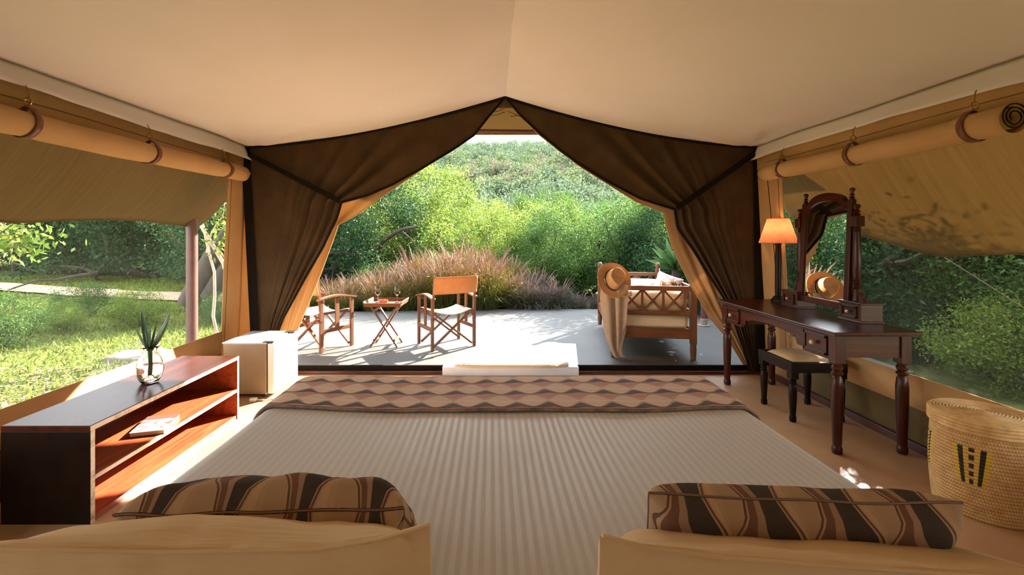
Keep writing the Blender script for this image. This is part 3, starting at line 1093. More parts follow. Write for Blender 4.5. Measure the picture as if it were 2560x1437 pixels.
for i in range(len(prof) - 1):
    for j in range(N_):
        fs.append((i * N_ + j, i * N_ + (j + 1) % N_, (i + 1) * N_ + (j + 1) % N_, (i + 1) * N_ + j))
b.add(vs, fs)
b.build('glass_body', GLASS, va, angle=80)
b = MB().lathe([(0.0, 0.008), (0.034, 0.0082), (0.057, 0.036), (0.0665, 0.07), (0.0655, 0.105), (0.0, 0.106)], 32)
b.build('water', WATER, va, angle=40)
ALOE = mat('dark aloe green', C(60, 92, 50), C(40, 70, 38), rough=0.35, scale=14, trans=0.08)
al = thing('aloe_cutting', 'dark green aloe cutting with pointed toothed leaves in the vase', 'plant', (vx, vy, 0.462))
def lance(b, p0, d, L, w, curl, up=(0, 0, 1), thick=0.3, n=9, chan=0.25):
    """thick pointed leaf: base p0, start direction d, bending by curl towards the ground"""
    d = Vector(d).normalized()
    side = d.cross(Vector(up))
    if side.length < 1e-3:
        side = Vector((1, 0, 0))
    side.normalize()
    p_ = Vector(p0)
    vs, fs = [], []
    for i in range(n + 1):
        f = i / n
        ww = w * (0.55 + 1.6 * f * (1 - f)) * (1 - f ** 3) + 0.0004
        nrm = side.cross(d).normalized()
        th_ = ww * thick
        vs += [p_ - side * ww / 2 + nrm * th_ * chan, p_ + nrm * th_ * -0.15, p_ + side * ww / 2 + nrm * th_ * chan, p_ - nrm * th_]
        p_ = p_ + d * (L / n)
        d = (d + Vector((0, 0, -1)) * curl / n).normalized()
    for i in range(n):
        o_ = i * 4
        for j in range(4):
            fs.append((o_ + j, o_ + (j + 1) % 4, o_ + 4 + (j + 1) % 4, o_ + 4 + j))
    fs += [(3, 2, 1, 0), tuple(n * 4 + j for j in range(4))]
    b.add(vs, fs)
    return p_
rnd = random.Random(5)
for ang, tilt, L, w, curl in ((2.9, 0.22, 0.30, 0.034, -0.35), (3.4, 0.16, 0.25, 0.036, -0.1), (0.25, 0.50, 0.26, 0.032, -0.45), (0.1, 0.62, 0.24, 0.026, -0.7),
                              (3.1, 0.65, 0.16, 0.02, -0.5), (1.4, 0.25, 0.16, 0.022, 0), (4.6, 0.2, 0.15, 0.024, 0), (5.3, 0.35, 0.17, 0.022, -0.2), (2.2, 0.4, 0.18, 0.02, -0.2)):
    b = MB()
    d0 = Vector((math.sin(tilt) * math.cos(ang), math.sin(tilt) * math.sin(ang), math.cos(tilt)))
    lance(b, Vector((0.006 * math.cos(ang), 0.006 * math.sin(ang), 0.195)), d0, L, w, curl, up=(math.cos(ang + 1.57), math.sin(ang + 1.57), 0.2), thick=0.35)
    b.build('leaf', ALOE, al, angle=50)
MB().tube([(0, 0, 0.05), (0.004, 0, 0.11), (0, 0.002, 0.2)], [0.009, 0.011, 0.012], 8).build('stem', ALOE, al)
ROOT = mat('pinkish roots', C(150, 92, 80))
for k in range(5):
    a = k * 1.25
    MB().tube([(0, 0, 0.055), (0.018 * math.cos(a), 0.018 * math.sin(a), 0.045), (0.034 * math.cos(a + 0.5), 0.034 * math.sin(a + 0.5), 0.028)], 0.0016, 5).build('root', ROOT, al)

# ------------------------------------------------------------------ mini fridge
fr = thing('mini_fridge', 'small silver mini fridge with a white door at the foot of the left curtain', 'fridge', (-2.035, 4.03, 0))
MB().box(-0.21, 0.155, -0.235, 0.235, 0.03, 0.45).build('body', STEEL_G, fr, bevel=0.008, smooth=False)
MB().box(-0.215, 0.16, -0.24, 0.24, 0.45, 0.462).build('top', mat('pale grey lid', C(196, 198, 188), C(184, 186, 176), rough=0.3), fr, bevel=0.004, smooth=False)
MB().box(0.163, 0.218, -0.237, 0.237, 0.035, 0.456).build('door', STEEL_W, fr, bevel=0.01, smooth=False)
MB().box(0.155, 0.163, -0.23, 0.23, 0.04, 0.45).build('door_seal', DARK_PLASTIC, fr, smooth=False)
MB().box(0.12, 0.21, -0.235, -0.19, 0.458, 0.468).build('hinge_cover', DARK_PLASTIC, fr, bevel=0.003, smooth=False)
MB().box(0.12, 0.214, 0.16, 0.235, 0.458, 0.468).build('hinge_cover', DARK_PLASTIC, fr, bevel=0.003, smooth=False)
for x_ in (-0.17, 0.12):
    for y_ in (-0.19, 0.19):
        MB().lathe([(0.018, 0), (0.018, 0.03)], 12, Matrix.Translation((x_, y_, 0))).build('foot', DARK_PLASTIC, fr)
pl = thing('power_plug', 'white plug and flex on the floor beside the fridge', 'plug', (-1.95, 3.72, 0))
MB().box(-0.025, 0.025, -0.02, 0.02, 0, 0.028).build('plug_body', STEEL_W, pl, bevel=0.006, smooth=False)
MB().tube([(0.025, 0, 0.012), (0.09, 0.01, 0.008), (0.15, 0.04, 0.006), (0.2, 0.0, 0.006), (0.27, 0.03, 0.006)], 0.005, 8).build('flex', STEEL_W, pl)

# ------------------------------------------------------------------ doormat on a pale ramp at the sill
rp = MB().box(-0.48, 0.84, 4.40, 4.62, 0.0, 0.084)
tag(rp.build('sill_board', mat('white painted board', C(226, 234, 242), C(214, 222, 232), rough=0.5), bevel=0.004, smooth=False), 'white painted board bridging the tent door sill', 'board')
dm = thing('doormat', 'beige rounded doormat with braided border on the white sill board', 'doormat', (0.19, 4.49, 0.084))
b = MB()
seg = []
for i in range(80):
    a = 2 * PI * i / 80
    c_, s_ = math.cos(a), math.sin(a)
    seg.append((0.56 * math.copysign(abs(c_) ** 0.45, c_), 0.13 * math.copysign(abs(s_) ** 0.6, s_)))
vs = [(x_, y_, 0) for x_, y_ in seg] + [(x_, y_, 0.018) for x_, y_ in seg] + [(x_ * 0.97, y_ * 0.9, 0.028) for x_, y_ in seg]
fs = [(i, (i + 1) % 80, 80 + (i + 1) % 80, 80 + i) for i in range(80)] + [(80 + i, 80 + (i + 1) % 80, 160 + (i + 1) % 80, 160 + i) for i in range(80)]
fs += [tuple(range(160, 240)), tuple(range(79, -1, -1))]
b.add(vs, fs)
b.build('pile', mat('beige mat pile', C(206, 188, 158), C(190, 170, 138), rough=0.95, scale=120, bump=0.4), dm)
b = MB()
for ph in (0, PI):
    b.tube([(x_ * 0.88 * (1 + 0.02 * math.sin(i * 1.9 + ph)), y_ * 0.74 * (1 + 0.08 * math.sin(i * 1.9 + ph)), 0.029) for i, (x_, y_) in enumerate(seg + seg[:1])], 0.004, 5)
b.build('braided_border', WHITE_CLOTH, dm)

# ------------------------------------------------------------------ dressing table
def turned_leg(h, rmax, block=None):
    """turned leg profile from the foot up"""
    return [(0.0, 0.0), (rmax * 0.72, 0.0), (rmax * 0.86, 0.012), (rmax * 0.86, 0.035), (rmax * 0.68, 0.05), (rmax * 0.74, 0.06), (rmax * 0.98, h * 0.55), (rmax, h * 0.74), (rmax * 0.82, h * 0.83),
            (rmax * 0.62, h * 0.855), (rmax * 0.95, h * 0.875), (rmax * 0.98, h * 0.89), (rmax * 0.66, h * 0.91), (rmax * 0.9, h * 0.93), (rmax * 0.92, h * 0.955), (rmax * 0.7, h * 0.97), (rmax * 0.8, h)]
dx0, dx1, dy0, dy1 = 2.08, 2.615, 2.76, 4.22
desk = thing('dressing_table', 'dark mahogany dressing table with turned legs along the right wall', 'table', ((dx0 + dx1) / 2, (dy0 + dy1) / 2, 0))
W2, L2 = (dx1 - dx0) / 2, (dy1 - dy0) / 2
b = MB()
b.box(-W2, W2, -L2, L2, 0.748, 0.765)
b.box(-W2 + 0.008, W2 - 0.008, -L2 + 0.008, L2 - 0.008, 0.738, 0.748)
b.build('top', MAHOG_Y, desk, bevel=0.006, smooth=False)
ax, ay = W2 - 0.035, L2 - 0.04
for sx in (-1, 1):
    for sy in (-1, 1):
        cx, cy = sx * (ax - 0.03), sy * (ay - 0.03)
        lg = MB().lathe(turned_leg(0.565, 0.034), 22, Matrix.Translation((cx, cy, 0))).build('leg', MAHOG_Z, desk, angle=30)
        MB().box(cx - 0.032, cx + 0.032, cy - 0.032, cy + 0.032, 0.562, 0.738).build('leg_block', MAHOG_Z, lg, bevel=0.003, smooth=False)
for sy in (-1, 1):
    MB().box(-ax + 0.06, ax - 0.06, sy * (ay - 0.018) - 0.01, sy * (ay - 0.018) + 0.01, 0.60, 0.738).build('end_apron', MAHOG_X, desk, smooth=False)
MB().box(ax - 0.025, ax - 0.005, -ay + 0.06, ay - 0.06, 0.60, 0.738).build('back_apron', MAHOG_Y, desk, smooth=False)
# front apron with a shaped middle
b = MB()
n = 60
def apron_low(s):           # s in -1..1 along the middle
    a = abs(s)
    if a > 0.86:
        return 0.60
    if a > 0.74:
        q = (a - 0.74) / 0.12
        return 0.60 + 0.05 * math.sin(PI * (1 - q) * 0.5) + 0.012 * math.sin(q * PI * 2)
    return 0.655 + 0.022 * math.cos(a / 0.74 * PI * 0.5) - 0.012 * (a > 0.66)
ml = ay - 0.30
prof = [(-ml + 2 * ml * i / n, apron_low(-1 + 2 * i / n)) for i in range(n + 1)]
vs = [(-ax + 0.004 + d_, y_, z_) for d_ in (0, 0.02) for y_, z_ in prof] + [(-ax + 0.004 + d_, y_, 0.738) for d_ in (0, 0.02) for y_, z_ in prof]
q = n + 1
fs = []
for i in range(n):
    fs += [(i, i + 1, 2 * q + i + 1, 2 * q + i), (q + i + 1, q + i, 3 * q + i, 3 * q + i + 1), (i + 1, i, q + i, q + i + 1)]
b.add(vs, fs)
b.build('front_apron', MAHOG_Y, desk, smooth=False)
def drawer(parent, cx, cy, cz, w, h, dep, face='-x', knob=0.016, mat_=None):
    """box drawer whose front looks towards -x"""
    mat_ = mat_ or MAHOG_Y
    d = MB().box(cx, cx + dep, cy - w / 2, cy + w / 2, cz - h / 2, cz + h / 2).build('drawer', mat_, parent, bevel=0.002, smooth=False)
    mo = MB()
    f = min(0.018, h * 0.16)
    for y0_, y1_, z0_, z1_ in ((-w / 2, w / 2, h / 2 - f, h / 2), (-w / 2, w / 2, -h / 2, -h / 2 + f), (-w / 2, -w / 2 + f, -h / 2, h / 2), (w / 2 - f, w / 2, -h / 2, h / 2)):
        mo.box(cx - 0.007, cx, cy + y0_, cy + y1_, cz + z0_, cz + z1_)
    mo.build('drawer_moulding', mat_, d, bevel=0.002, smooth=False)
    k = knob
    MB().lathe([(k * 0.35, 0), (k * 0.35, k * 0.7), (k * 0.9, k * 1.1), (k, k * 1.5), (k * 0.7, k * 2.0), (0, k * 2.15)], 16,
               Matrix.Translation((cx - 0.001, cy, cz)) @ Matrix.Rotation(-PI / 2, 4, 'Y')).build('knob', CREAM_KNOB, d)
for sy in (-1, 1):
    MB().box(-ax + 0.006, -ax + 0.028, sy * (ay - 0.18) - 0.125, sy * (ay - 0.18) + 0.125, 0.575, 0.738).build('drawer_rail', MAHOG_Y, desk, smooth=False)
    drawer(desk, -ax + 0.0, sy * (ay - 0.18), 0.657, 0.215, 0.125, 0.3)

# ------------------------------------------------------------------ toilet mirror on the table
TZ = 0.765
mi = thing('dressing_mirror', 'dark mahogany swing mirror with turned posts and two small drawers', 'mirror', (2.535, 3.45, TZ))
def spindle(h, r):
    return [(r * 0.75, 0), (r * 0.95, 0.012), (r * 0.6, 0.024), (r * 0.95, 0.036), (r * 0.6, 0.05), (r * 0.95, 0.062), (r * 0.7, 0.074), (r, 0.10), (r * 1.05, h * 0.45), (r * 0.85, h - 0.035), (r * 1.0, h - 0.03), (r * 0.8, h - 0.022), (r * 1.0, h - 0.014), (r * 0.75, h)]
def finial(r, h):
    return [(r * 0.6, 0), (r, 0.12 * h), (r * 0.5, 0.25 * h), (r * 0.9, 0.38 * h), (r * 0.45, 0.5 * h), (r * 0.62, 0.62 * h), (r * 0.9, 0.78 * h), (r * 0.75, 0.92 * h), (0, h)]
for sy in (-1, 1):
    cy = sy * 0.318
    bx = MB().box(-0.075, 0.075, cy - 0.095, cy + 0.095, 0.012, 0.125).build('drawer_box', MAHOG_X, mi, bevel=0.003, smooth=False)
    MB().box(-0.083, 0.083, cy - 0.103, cy + 0.103, 0.125, 0.137).build('box_lid', MAHOG_Y, bx, bevel=0.003, smooth=False)
    MB().box(-0.083, 0.083, cy - 0.103, cy + 0.103, 0.0, 0.014).build('box_plinth', MAHOG_Y, bx, bevel=0.003, smooth=False)
    drawer(mi, -0.079, cy, 0.069, 0.135, 0.082, 0.1, knob=0.011)
    # scroll bracket and turned post
    py = sy * 0.288
    b = MB()
    b.tube([(0.0, py - sy * 0.0, 0.137), (0.0, py, 0.215)], [0.028, 0.018], 14)
    po = b.build('post_base', MAHOG_Z, mi)
    b = MB()
    pr = [(0.0, 0.137), (sy * 0.075, 0.137), (sy * 0.055, 0.155), (sy * 0.045, 0.18), (sy * 0.028, 0.195), (sy * 0.02, 0.225), (0.0, 0.235)]
    vs = [(d_, py + y_, z_) for d_ in (-0.011, 0.011) for y_, z_ in pr]
    n = len(pr)
    b.add(vs, [tuple(range(n)), tuple(range(2 * n - 1, n - 1, -1))] + [(i, (i + 1) % n, n + (i + 1) % n, n + i) for i in range(n)])
    b.build('scroll_bracket', MAHOG_Z, mi, smooth=False)
    b = MB().lathe(spindle(0.435, 0.026), 18, Matrix.Translation((0, py, 0.215)))
    ps = b.build('turned_post', MAHOG_Z, mi, angle=30)
    MB().box(-0.032, 0.032, py - 0.032, py + 0.032, 0.65, 0.725).build('post_block', MAHOG_Z, ps, bevel=0.006, smooth=False)
    MB().lathe(finial(0.026, 0.085), 16, Matrix.Translation((0, py, 0.725))).build('post_finial', MAHOG_Z, ps, angle=30)
# swinging frame, tilted a little and turned on its pivots
fm = bpy.data.objects.new('mirror_frame', None)
COL.objects.link(fm)
fm.parent = mi
fm.location = (0, 0, 0.69)
fm.rotation_euler = (0, math.radians(2.5), 0)
fw = 0.236
for sy in (-1, 1):
    st = MB().box(-0.016, 0.016, sy * fw - 0.022, sy * fw + 0.022, -0.63, 0.155).build('stile', MAHOG_Z, fm, bevel=0.003, smooth=False)
    MB().lathe(finial(0.02, 0.085), 14, Matrix.Translation((0, sy * fw, 0.155))).build('stile_finial', MAHOG_Z, fm, angle=30)
MB().box(-0.016, 0.016, -fw + 0.022, fw - 0.022, -0.63, -0.582).build('bottom_rail', MAHOG_Y, fm, bevel=0.003, smooth=False)
b = MB()
n = 30
def arch(s, hi):
    a = abs(s)
    base = 0.135 if hi else 0.085
    if a > 0.86:
        return 0.145 - (0 if hi else 0.06)
    q = math.sqrt(max(0, 1 - (a / 0.86) ** 2))
    return (0.145 if hi else 0.085) + 0.075 * q
pr = [-1 + 2 * i / n for i in range(n + 1)]
yy = fw - 0.022
vs = [(d_, s * yy, arch(s, h_)) for d_ in (-0.016, 0.016) for h_ in (0, 1) for s in pr]
q = n + 1
fs = []
for i in range(n):
    fs += [(i, i + 1, q + i + 1, q + i), (2 * q + i + 1, 2 * q + i, 3 * q + i, 3 * q + i + 1), (q + i, q + i + 1, 3 * q + i + 1, 3 * q + i), (i + 1, i, 2 * q + i, 2 * q + i + 1)]
b.add(vs, fs)
b.build('arched_rail', MAHOG_Y, fm, smooth=False)
MIRROR, t, p, out = newmat('silvered mirror glass')
p.inputs['Base Color'].default_value = (0.86, 0.88, 0.86, 1)
p.inputs['Metallic'].default_value = 1.0
p.inputs['Roughness'].default_value = 0.015
b = MB()
pts = [(-yy - 0.004, -0.586), (yy + 0.004, -0.586)] + [(s * (yy + 0.004), arch(s, 0) + 0.006) for s in reversed(pr)]
b.add([(-0.004, y_, z_) for y_, z_ in pts], [tuple(range(len(pts)))])
b.build('mirror_glass', MIRROR, fm, smooth=False)
MB().box(0.006, 0.012, -fw, fw, -0.61, 0.11).build('backing_board', MAHOG_Y, fm, smooth=False)

# ------------------------------------------------------------------ table lamp
lp = thing('table_lamp', 'slim dark table lamp with a pleated apricot shade on the dressing table', 'lamp', (2.54, 4.04, TZ))
MB().lathe([(0.0, 0), (0.058, 0), (0.058, 0.025), (0.045, 0.034), (0.04, 0.05), (0.022, 0.058)], 8, Matrix.Rotation(PI / 8, 4, 'Z')).build('base', EBONY, lp, bevel=0.003, smooth=False)
MB().lathe([(0.024, 0.055), (0.026, 0.12), (0.025, 0.40), (0.021, 0.50), (0.026, 0.51), (0.026, 0.525), (0.012, 0.53), (0.012, 0.60)], 20).build('stem', EBONY, lp)
SHADE = mat('apricot pleated silk', C(236, 172, 134), C(226, 158, 120), rough=0.8, scale=20, trans=0.5, spec=0.1)
b = MB()
def shade(a, c):
    ang = 2 * PI * a
    r = (0.150 * (1 - c) + 0.084 * c) * (1 + 0.012 * math.cos(ang * 66))
    return Vector((r * math.cos(ang), r * math.sin(ang), 0.525 + 0.215 * c))
b.grid(shade, 264, 6)
sh_o = b.build('pleated_shade', SHADE, lp, angle=80)
for z_, r_ in ((0.525, 0.1505), (0.74, 0.0845)):
    MB().tube([(r_ * math.cos(a), r_ * math.sin(a), z_) for a in np.linspace(0, 2 * PI, 49)], 0.003, 6, caps=False).build('shade_trim', SHADE, sh_o)
BULB, t, p, out = newmat('glowing bulb')
p.inputs['Emission Color'].default_value = (1, 0.55, 0.28, 1)
p.inputs['Emission Strength'].default_value = 14.0
MB().lathe([(0.012, 0.60), (0.02, 0.62), (0.028, 0.65), (0.022, 0.675), (0, 0.685)], 16).build('bulb', BULB, lp)
MB().tube([(0.03, 0.05, 0.015), (0.02, 0.06, 0.2), (0.015, 0.10, 0.6), (0.0, 0.16, 1.12)], 0.003, 6).build('flex', EBONY, lp)

# ------------------------------------------------------------------ stool
stl = thing('dressing_stool', 'dark wooden stool with a padded tan seat under the dressing table', 'stool', (2.365, 3.49, 0))
s2 = 0.205
for sx in (-1, 1):
    for sy in (-1, 1):
        lg = MB().lathe(turned_leg(0.315, 0.027), 18, Matrix.Translation((sx * (s2 - 0.03), sy * (s2 - 0.03), 0))).build('leg', EBONY, stl, angle=30)
        MB().box(sx * (s2 - 0.03) - 0.027, sx * (s2 - 0.03) + 0.027, sy * (s2 - 0.03) - 0.027, sy * (s2 - 0.03) + 0.027, 0.313, 0.40).build('leg_block', EBONY, lg, smooth=False, bevel=0.002)
b = MB()
for x0_, x1_, y0_, y1_ in ((-s2, s2, -s2, -s2 + 0.03), (-s2, s2, s2 - 0.03, s2), (-s2, -s2 + 0.03, -s2 + 0.03, s2 - 0.03), (s2 - 0.03, s2, -s2 + 0.03, s2 - 0.03)):
    MB().box(x0_, x1_, y0_, y1_, 0.36, 0.435).build('seat_rail', EBONY, stl, bevel=0.004, smooth=False)
b = MB()
def pad(a, c):
    u, v = a * 2 - 1, c * 2 - 1
    h_ = ((1 - abs(u) ** 3) * (1 - abs(v) ** 3)) ** 0.5
    return Vector((u * (s2 - 0.03), v * (s2 - 0.03), 0.415 + 0.055 * h_))
b.grid(pad, 24, 24)
b.build('seat_pad', mat('tan seat fabric', C(192, 154, 104), C(178, 140, 92), rough=0.9, scale=20, bump=0.1), stl, angle=80)

# ------------------------------------------------------------------ lidded basket
bs = thing('lidded_basket', 'coiled straw laundry basket with black and yellow woven motifs', 'basket', (2.45, 2.27, 0), 0.55)
m, t, p, out = newmat('coiled straw')
x, y = uv_xy(t)
NR = 26
row = (y * (NR / 0.42)).floor()
col_ = (x * 110.0).floor()
stitch = ((x * 110.0 + row * 0.37).frac() - 0.5).abs()
nn = noise_node(t, 22, detail=5)
base = ramp2(t, nn.outputs[0], C(186, 144, 84), C(214, 176, 112), 0.3, 0.7)
base = mixc(t, stitch.gt(0.43), base, C(140, 100, 52))
# woven motif panels: widening towards the top, checks of black and yellow
NM = 5
ux = (x * NM).frac() - 0.5
z01 = (y - 0.17) / 0.17
inz = z01.gt(0.0) * z01.lt(1.0)
half = z01 * 0.10 + 0.19
ins = ux.abs().lt(half) * inz
chk_u = ((ux / half) * 3.5 + 3.5).floor()
chk_v = (z01 * 9.0).floor()
par = ((chk_u + chk_v * 2.0) * 0.5).frac().gt(0.2)
par2 = (chk_u * 0.5).frac().gt(0.2)
side_ = (ux / half).abs().gt(0.45)
sel = par2 + (par - par2) * (side_ * -1.0 + 1.0)
mot = mixc(t, sel, C(206, 168, 40), C(34, 28, 20))
midplain = (ux / half).abs().lt(0.42) * ((z01 * 4.5).frac().gt(0.62))
mot = mixc(t, midplain, mot, C(200, 158, 92))
t.links.new(mixc(t, ins, base, mot), p.inputs['Base Color'])
p.inputs['Roughness'].default_value = 0.7
h_ = stitch * -1.0
add_bump(t, p, h_.s, 0.5, 0.004)
STRAW = m
prof = []
for i in range(NR * 6 + 1):
    z_ = 0.42 * i / (NR * 6)
    f = z_ / 0.42
    r_ = 0.182 + 0.012 * math.sin(f * PI) + 0.006 * f + 0.0045 * abs(math.sin(f * NR * PI))
    prof.append((r_, z_))
b = MB().lathe(prof, 96, uvs=True)
b.build('body', STRAW, bs, angle=80)
prof = []
NL = 16
for i in range(4 * 6 + 1):
    f = i / 24
    prof.append((0.202 + 0.0045 * abs(math.sin(f * 4 * PI)), 0.405 + 0.065 * f))
for i in range(NL * 6 + 1):
    f = i / (NL * 6)
    prof.append((0.198 * (1 - f), 0.470 + 0.010 * (1 - (1 - f) ** 2) * 0.6 + 0.005 * abs(math.sin(f * NL * PI))))
LID = mat('coiled straw lid', C(190, 148, 88), C(220, 182, 120), rough=0.7, scale=26, detail=6, bump=0.2)
MB().lathe(prof, 96).build('lid', LID, bs, angle=80)
# ------------------------------------------------------------------ terrace furniture
def make_chair(lab, loc, face):
    """folding director's chair, local front = +y; face = direction it looks in"""
    rz = math.atan2(face[1], face[0]) - PI / 2
    r = thing('director_chair', lab, 'chair', (loc[0], loc[1], 0), rz, 'folding canvas chairs on the terrace')
    hw, hd = 0.275, 0.225
    for sx in (-1, 1):
        for sy, top in ((-1, 0.60), (1, 0.60)):
            lg = MB().box(sx * hw - 0.014, sx * hw + 0.014, sy * hd - 0.022, sy * hd + 0.022, 0, top).build('leg', TEAK, r, bevel=0.003, smooth=False)
            MB().lathe([(0.006, 0), (0.006, 0.004), (0.0, 0.005)], 10, Matrix.Translation((sx * hw + sx * 0.014, sy * hd, 0.36)) @ Matrix.Rotation(sx * PI / 2, 4, 'Y')).build('bolt', BRASS, lg)
        # curved armrest
        b = MB()
        n = 14
        vs, fs = [], []
        for i in range(n + 1):
            f = i / n
            y_ = -hd - 0.05 + (2 * hd + 0.11) * f
            z_ = 0.60 + 0.045 * math.sin(PI * min(1, f * 0.9 + 0.08)) ** 1.2 - 0.01
            w_ = 0.026 + 0.008 * math.sin(PI * f)
            vs += [(sx * hw - w_, y_, z_), (sx * hw + w_, y_, z_), (sx * hw + w_, y_, z_ + 0.018), (sx * hw - w_, y_, z_ + 0.018)]
        for i in range(n):
            for j in range(4):
                fs.append((i * 4 + j, i * 4 + (j + 1) % 4, i * 4 + 4 + (j + 1) % 4, i * 4 + 4 + j))
        fs += [(3, 2, 1, 0), tuple(n * 4 + j for j in range(4))]
        b.add(vs, fs)
        b.build('armrest', TEAK_Y, r, angle=30)
        MB().box(sx * hw - 0.011, sx * hw + 0.011, -hd, hd, 0.22, 0.265).build('side_rail', TEAK_Y, r, bevel=0.003, smooth=False)
        MB().box(sx * hw - 0.009, sx * hw + 0.009, -0.025, 0.03, 0.262, 0.62).build('side_slat', TEAK, r, bevel=0.002, smooth=False)
        MB().box(sx * (hw - 0.035) - 0.012, sx * (hw - 0.035) + 0.012, -hd - 0.01, hd + 0.01, 0.425, 0.455).build('seat_rail', TEAK_Y, r, bevel=0.003, smooth=False)
        # back upright
        p0, p1 = Vector((sx * (hw - 0.006), -hd - 0.004, 0.45)), Vector((sx * (hw - 0.006), -hd - 0.05, 0.885))
        MB().bar(p0, p1, 0.022, 0.03, up=(0, 1, 0)).build('back_post', TEAK, r, bevel=0.003, smooth=False)
        MB().bar((sx * hw, hd + 0.03, 0.36), (sx * (hw - 0.075), hd + 0.03, 0.43), 0.012, 0.024, up=(0, 1, 0)).build('hinge_link', TEAK_X, r, smooth=False)
        MB().bar((sx * hw, -hd - 0.03, 0.36), (sx * (hw - 0.075), -hd - 0.03, 0.43), 0.012, 0.024, up=(0, 1, 0)).build('hinge_link', TEAK_X, r, smooth=False)
    for y_ in (-hd + 0.035, hd - 0.035):
        for sx in (-1, 1):
            MB().bar((sx * (hw - 0.012), y_ + sx * 0.011, 0.03), (-sx * (hw - 0.035), y_ + sx * 0.011, 0.43), 0.02, 0.036, up=(0, 1, 0)).build('cross_leg', TEAK_X, r, bevel=0.003, smooth=False)
    b = MB()
    def seat(a, c):
        x_ = (hw - 0.04) * (a * 2 - 1)
        return Vector((x_, -hd + 0.01 + (2 * hd - 0.02) * c, 0.458 - 0.05 * (1 - (a * 2 - 1) ** 2) - 0.006 * math.sin(PI * c)))
    b.grid(seat, 16, 8)
    b.build('seat_sling', WHITE_CANVAS, r, angle=80, solid=0.004)
    b = MB()
    def back(a, c):
        x_ = (hw + 0.012) * (a * 2 - 1)
        z_ = 0.665 + 0.205 * c
        return Vector((x_, -hd - 0.045 - 0.03 * (z_ - 0.66) / 0.2 - 0.02 * (1 - (a * 2 - 1) ** 2), z_))
    b.grid(back, 16, 6)
    bk_ = b.build('back_sling', ORANGE_CANVAS, r, angle=80, solid=0.006)
    return r
make_chair('folding wooden chair half hidden by the left door curtain', (-2.09, 5.59), (0.52, 0.86))
make_chair('folding wooden chair with orange canvas back right of the tray table', (-0.57, 5.67), (-0.49, 0.87))

tb = thing('tray_table', 'small folding wooden tray table between the canvas chairs', 'table', (-1.31, 5.66, 0), -0.03)
for sy in (-1, 1):
    for sx in (-1, 1):
        MB().bar((sx * 0.165, sy * 0.13 + sx * 0.012, 0.0), (-sx * 0.165, sy * 0.13 + sx * 0.012, 0.50), 0.02, 0.036, up=(0, 1, 0)).build('cross_leg', TEAK, tb, bevel=0.003, smooth=False)
for sx, z_ in ((-0.125, 0.06), (0.125, 0.06), (0.12, 0.43), (-0.12, 0.43)):
    MB().box(sx - 0.01, sx + 0.01, -0.13, 0.13, z_, z_ + 0.035).build('stretcher', TEAK_Y, tb, bevel=0.002, smooth=False)
tr_ = MB().box(-0.215, 0.215, -0.205, 0.205, 0.50, 0.515).build('tray', TEAK_X, tb, bevel=0.003, smooth=False)
for c, ax_, hx_, hy_ in (((0, -0.21, 0.53), 'x', 0.225, 0.008), ((0, 0.21, 0.53), 'x', 0.225, 0.008), ((-0.222, 0, 0.535), 'y', 0.008, 0.21), ((0.222, 0, 0.535), 'y', 0.008, 0.21)):
    lean = 0.35
    if ax_ == 'x':
        s_ = 1 if c[1] > 0 else -1
        az = Vector((0, s_ * math.sin(lean), math.cos(lean)))
        q = MB().obox(c, (1, 0, 0), Vector((0, math.cos(lean), -s_ * math.sin(lean))), az, hx_, 0.006, 0.026 if s_ > 0 else 0.018)
    else:
        s_ = 1 if c[0] > 0 else -1
        az = Vector((s_ * math.sin(lean), 0, math.cos(lean)))
        q = MB().obox(c, Vector((math.cos(lean), 0, -s_ * math.sin(lean))), (0, 1, 0), az, 0.006, hy_, 0.03)
    q.build('tray_rim', TEAK_X, tr_, bevel=0.002, smooth=False)

WINE, t, p, out = newmat('red wine')
p.inputs['Base Color'].default_value = (0.06, 0.004, 0.006, 1)
p.inputs['Roughness'].default_value = 0.05
for lab, x_, y_ in (('glass of red wine at the left of the tray table', -1.435, 5.72), ('glass of red wine at the right of the tray table', -1.19, 5.71)):
    g = thing('wine_glass', lab, 'wine glass', (x_, y_, 0.515))
    pr = [(0.0, 0.0), (0.036, 0.0), (0.034, 0.003), (0.005, 0.008), (0.0038, 0.02), (0.0038, 0.085), (0.008, 0.092), (0.026, 0.104), (0.038, 0.125), (0.041, 0.145), (0.037, 0.175), (0.031, 0.205)]
    inner = [(r_ - 0.0016 if i > 6 else 0.0, max(z_ + 0.002, 0.096)) for i, (r_, z_) in reversed(list(enumerate(pr))) if i > 6] + [(0, 0.096)]
    MB().lathe(pr + inner, 24, caps=False).build('glass', GLASS, g, angle=60)
    MB().lathe([(0.0, 0.099), (0.022, 0.105), (0.0345, 0.125), (0.037, 0.140), (0.0, 0.1405)], 24).build('wine', WINE, g, angle=40)
bw = thing('snack_bowl', 'small terracotta bowl of nuts in the middle of the tray', 'bowl', (-1.325, 5.56, 0.515))
MB().lathe([(0.03, 0), (0.036, 0.004), (0.052, 0.035), (0.058, 0.055), (0.054, 0.055), (0.045, 0.03), (0.0, 0.012)], 28).build('bowl_body', mat('terracotta', C(190, 112, 76), C(168, 94, 62), rough=0.6), bw)
rn = random.Random(2)
b = MB()
for k in range(40):
    a, rr = rn.uniform(0, 6.28), 0.04 * math.sqrt(rn.random())
    q = Matrix.Translation((rr * math.cos(a), rr * math.sin(a), 0.048 + rn.uniform(0, 0.012))) @ Matrix.Rotation(rn.uniform(0, 3), 4, 'X')
    b.lathe([(0, -0.009), (0.006, -0.004), (0.0065, 0.003), (0, 0.009)], 6, q)
b.build('nuts', mat('roasted nuts', C(206, 166, 108), C(176, 130, 78), scale=60), bw)['kind'] = 'stuff'

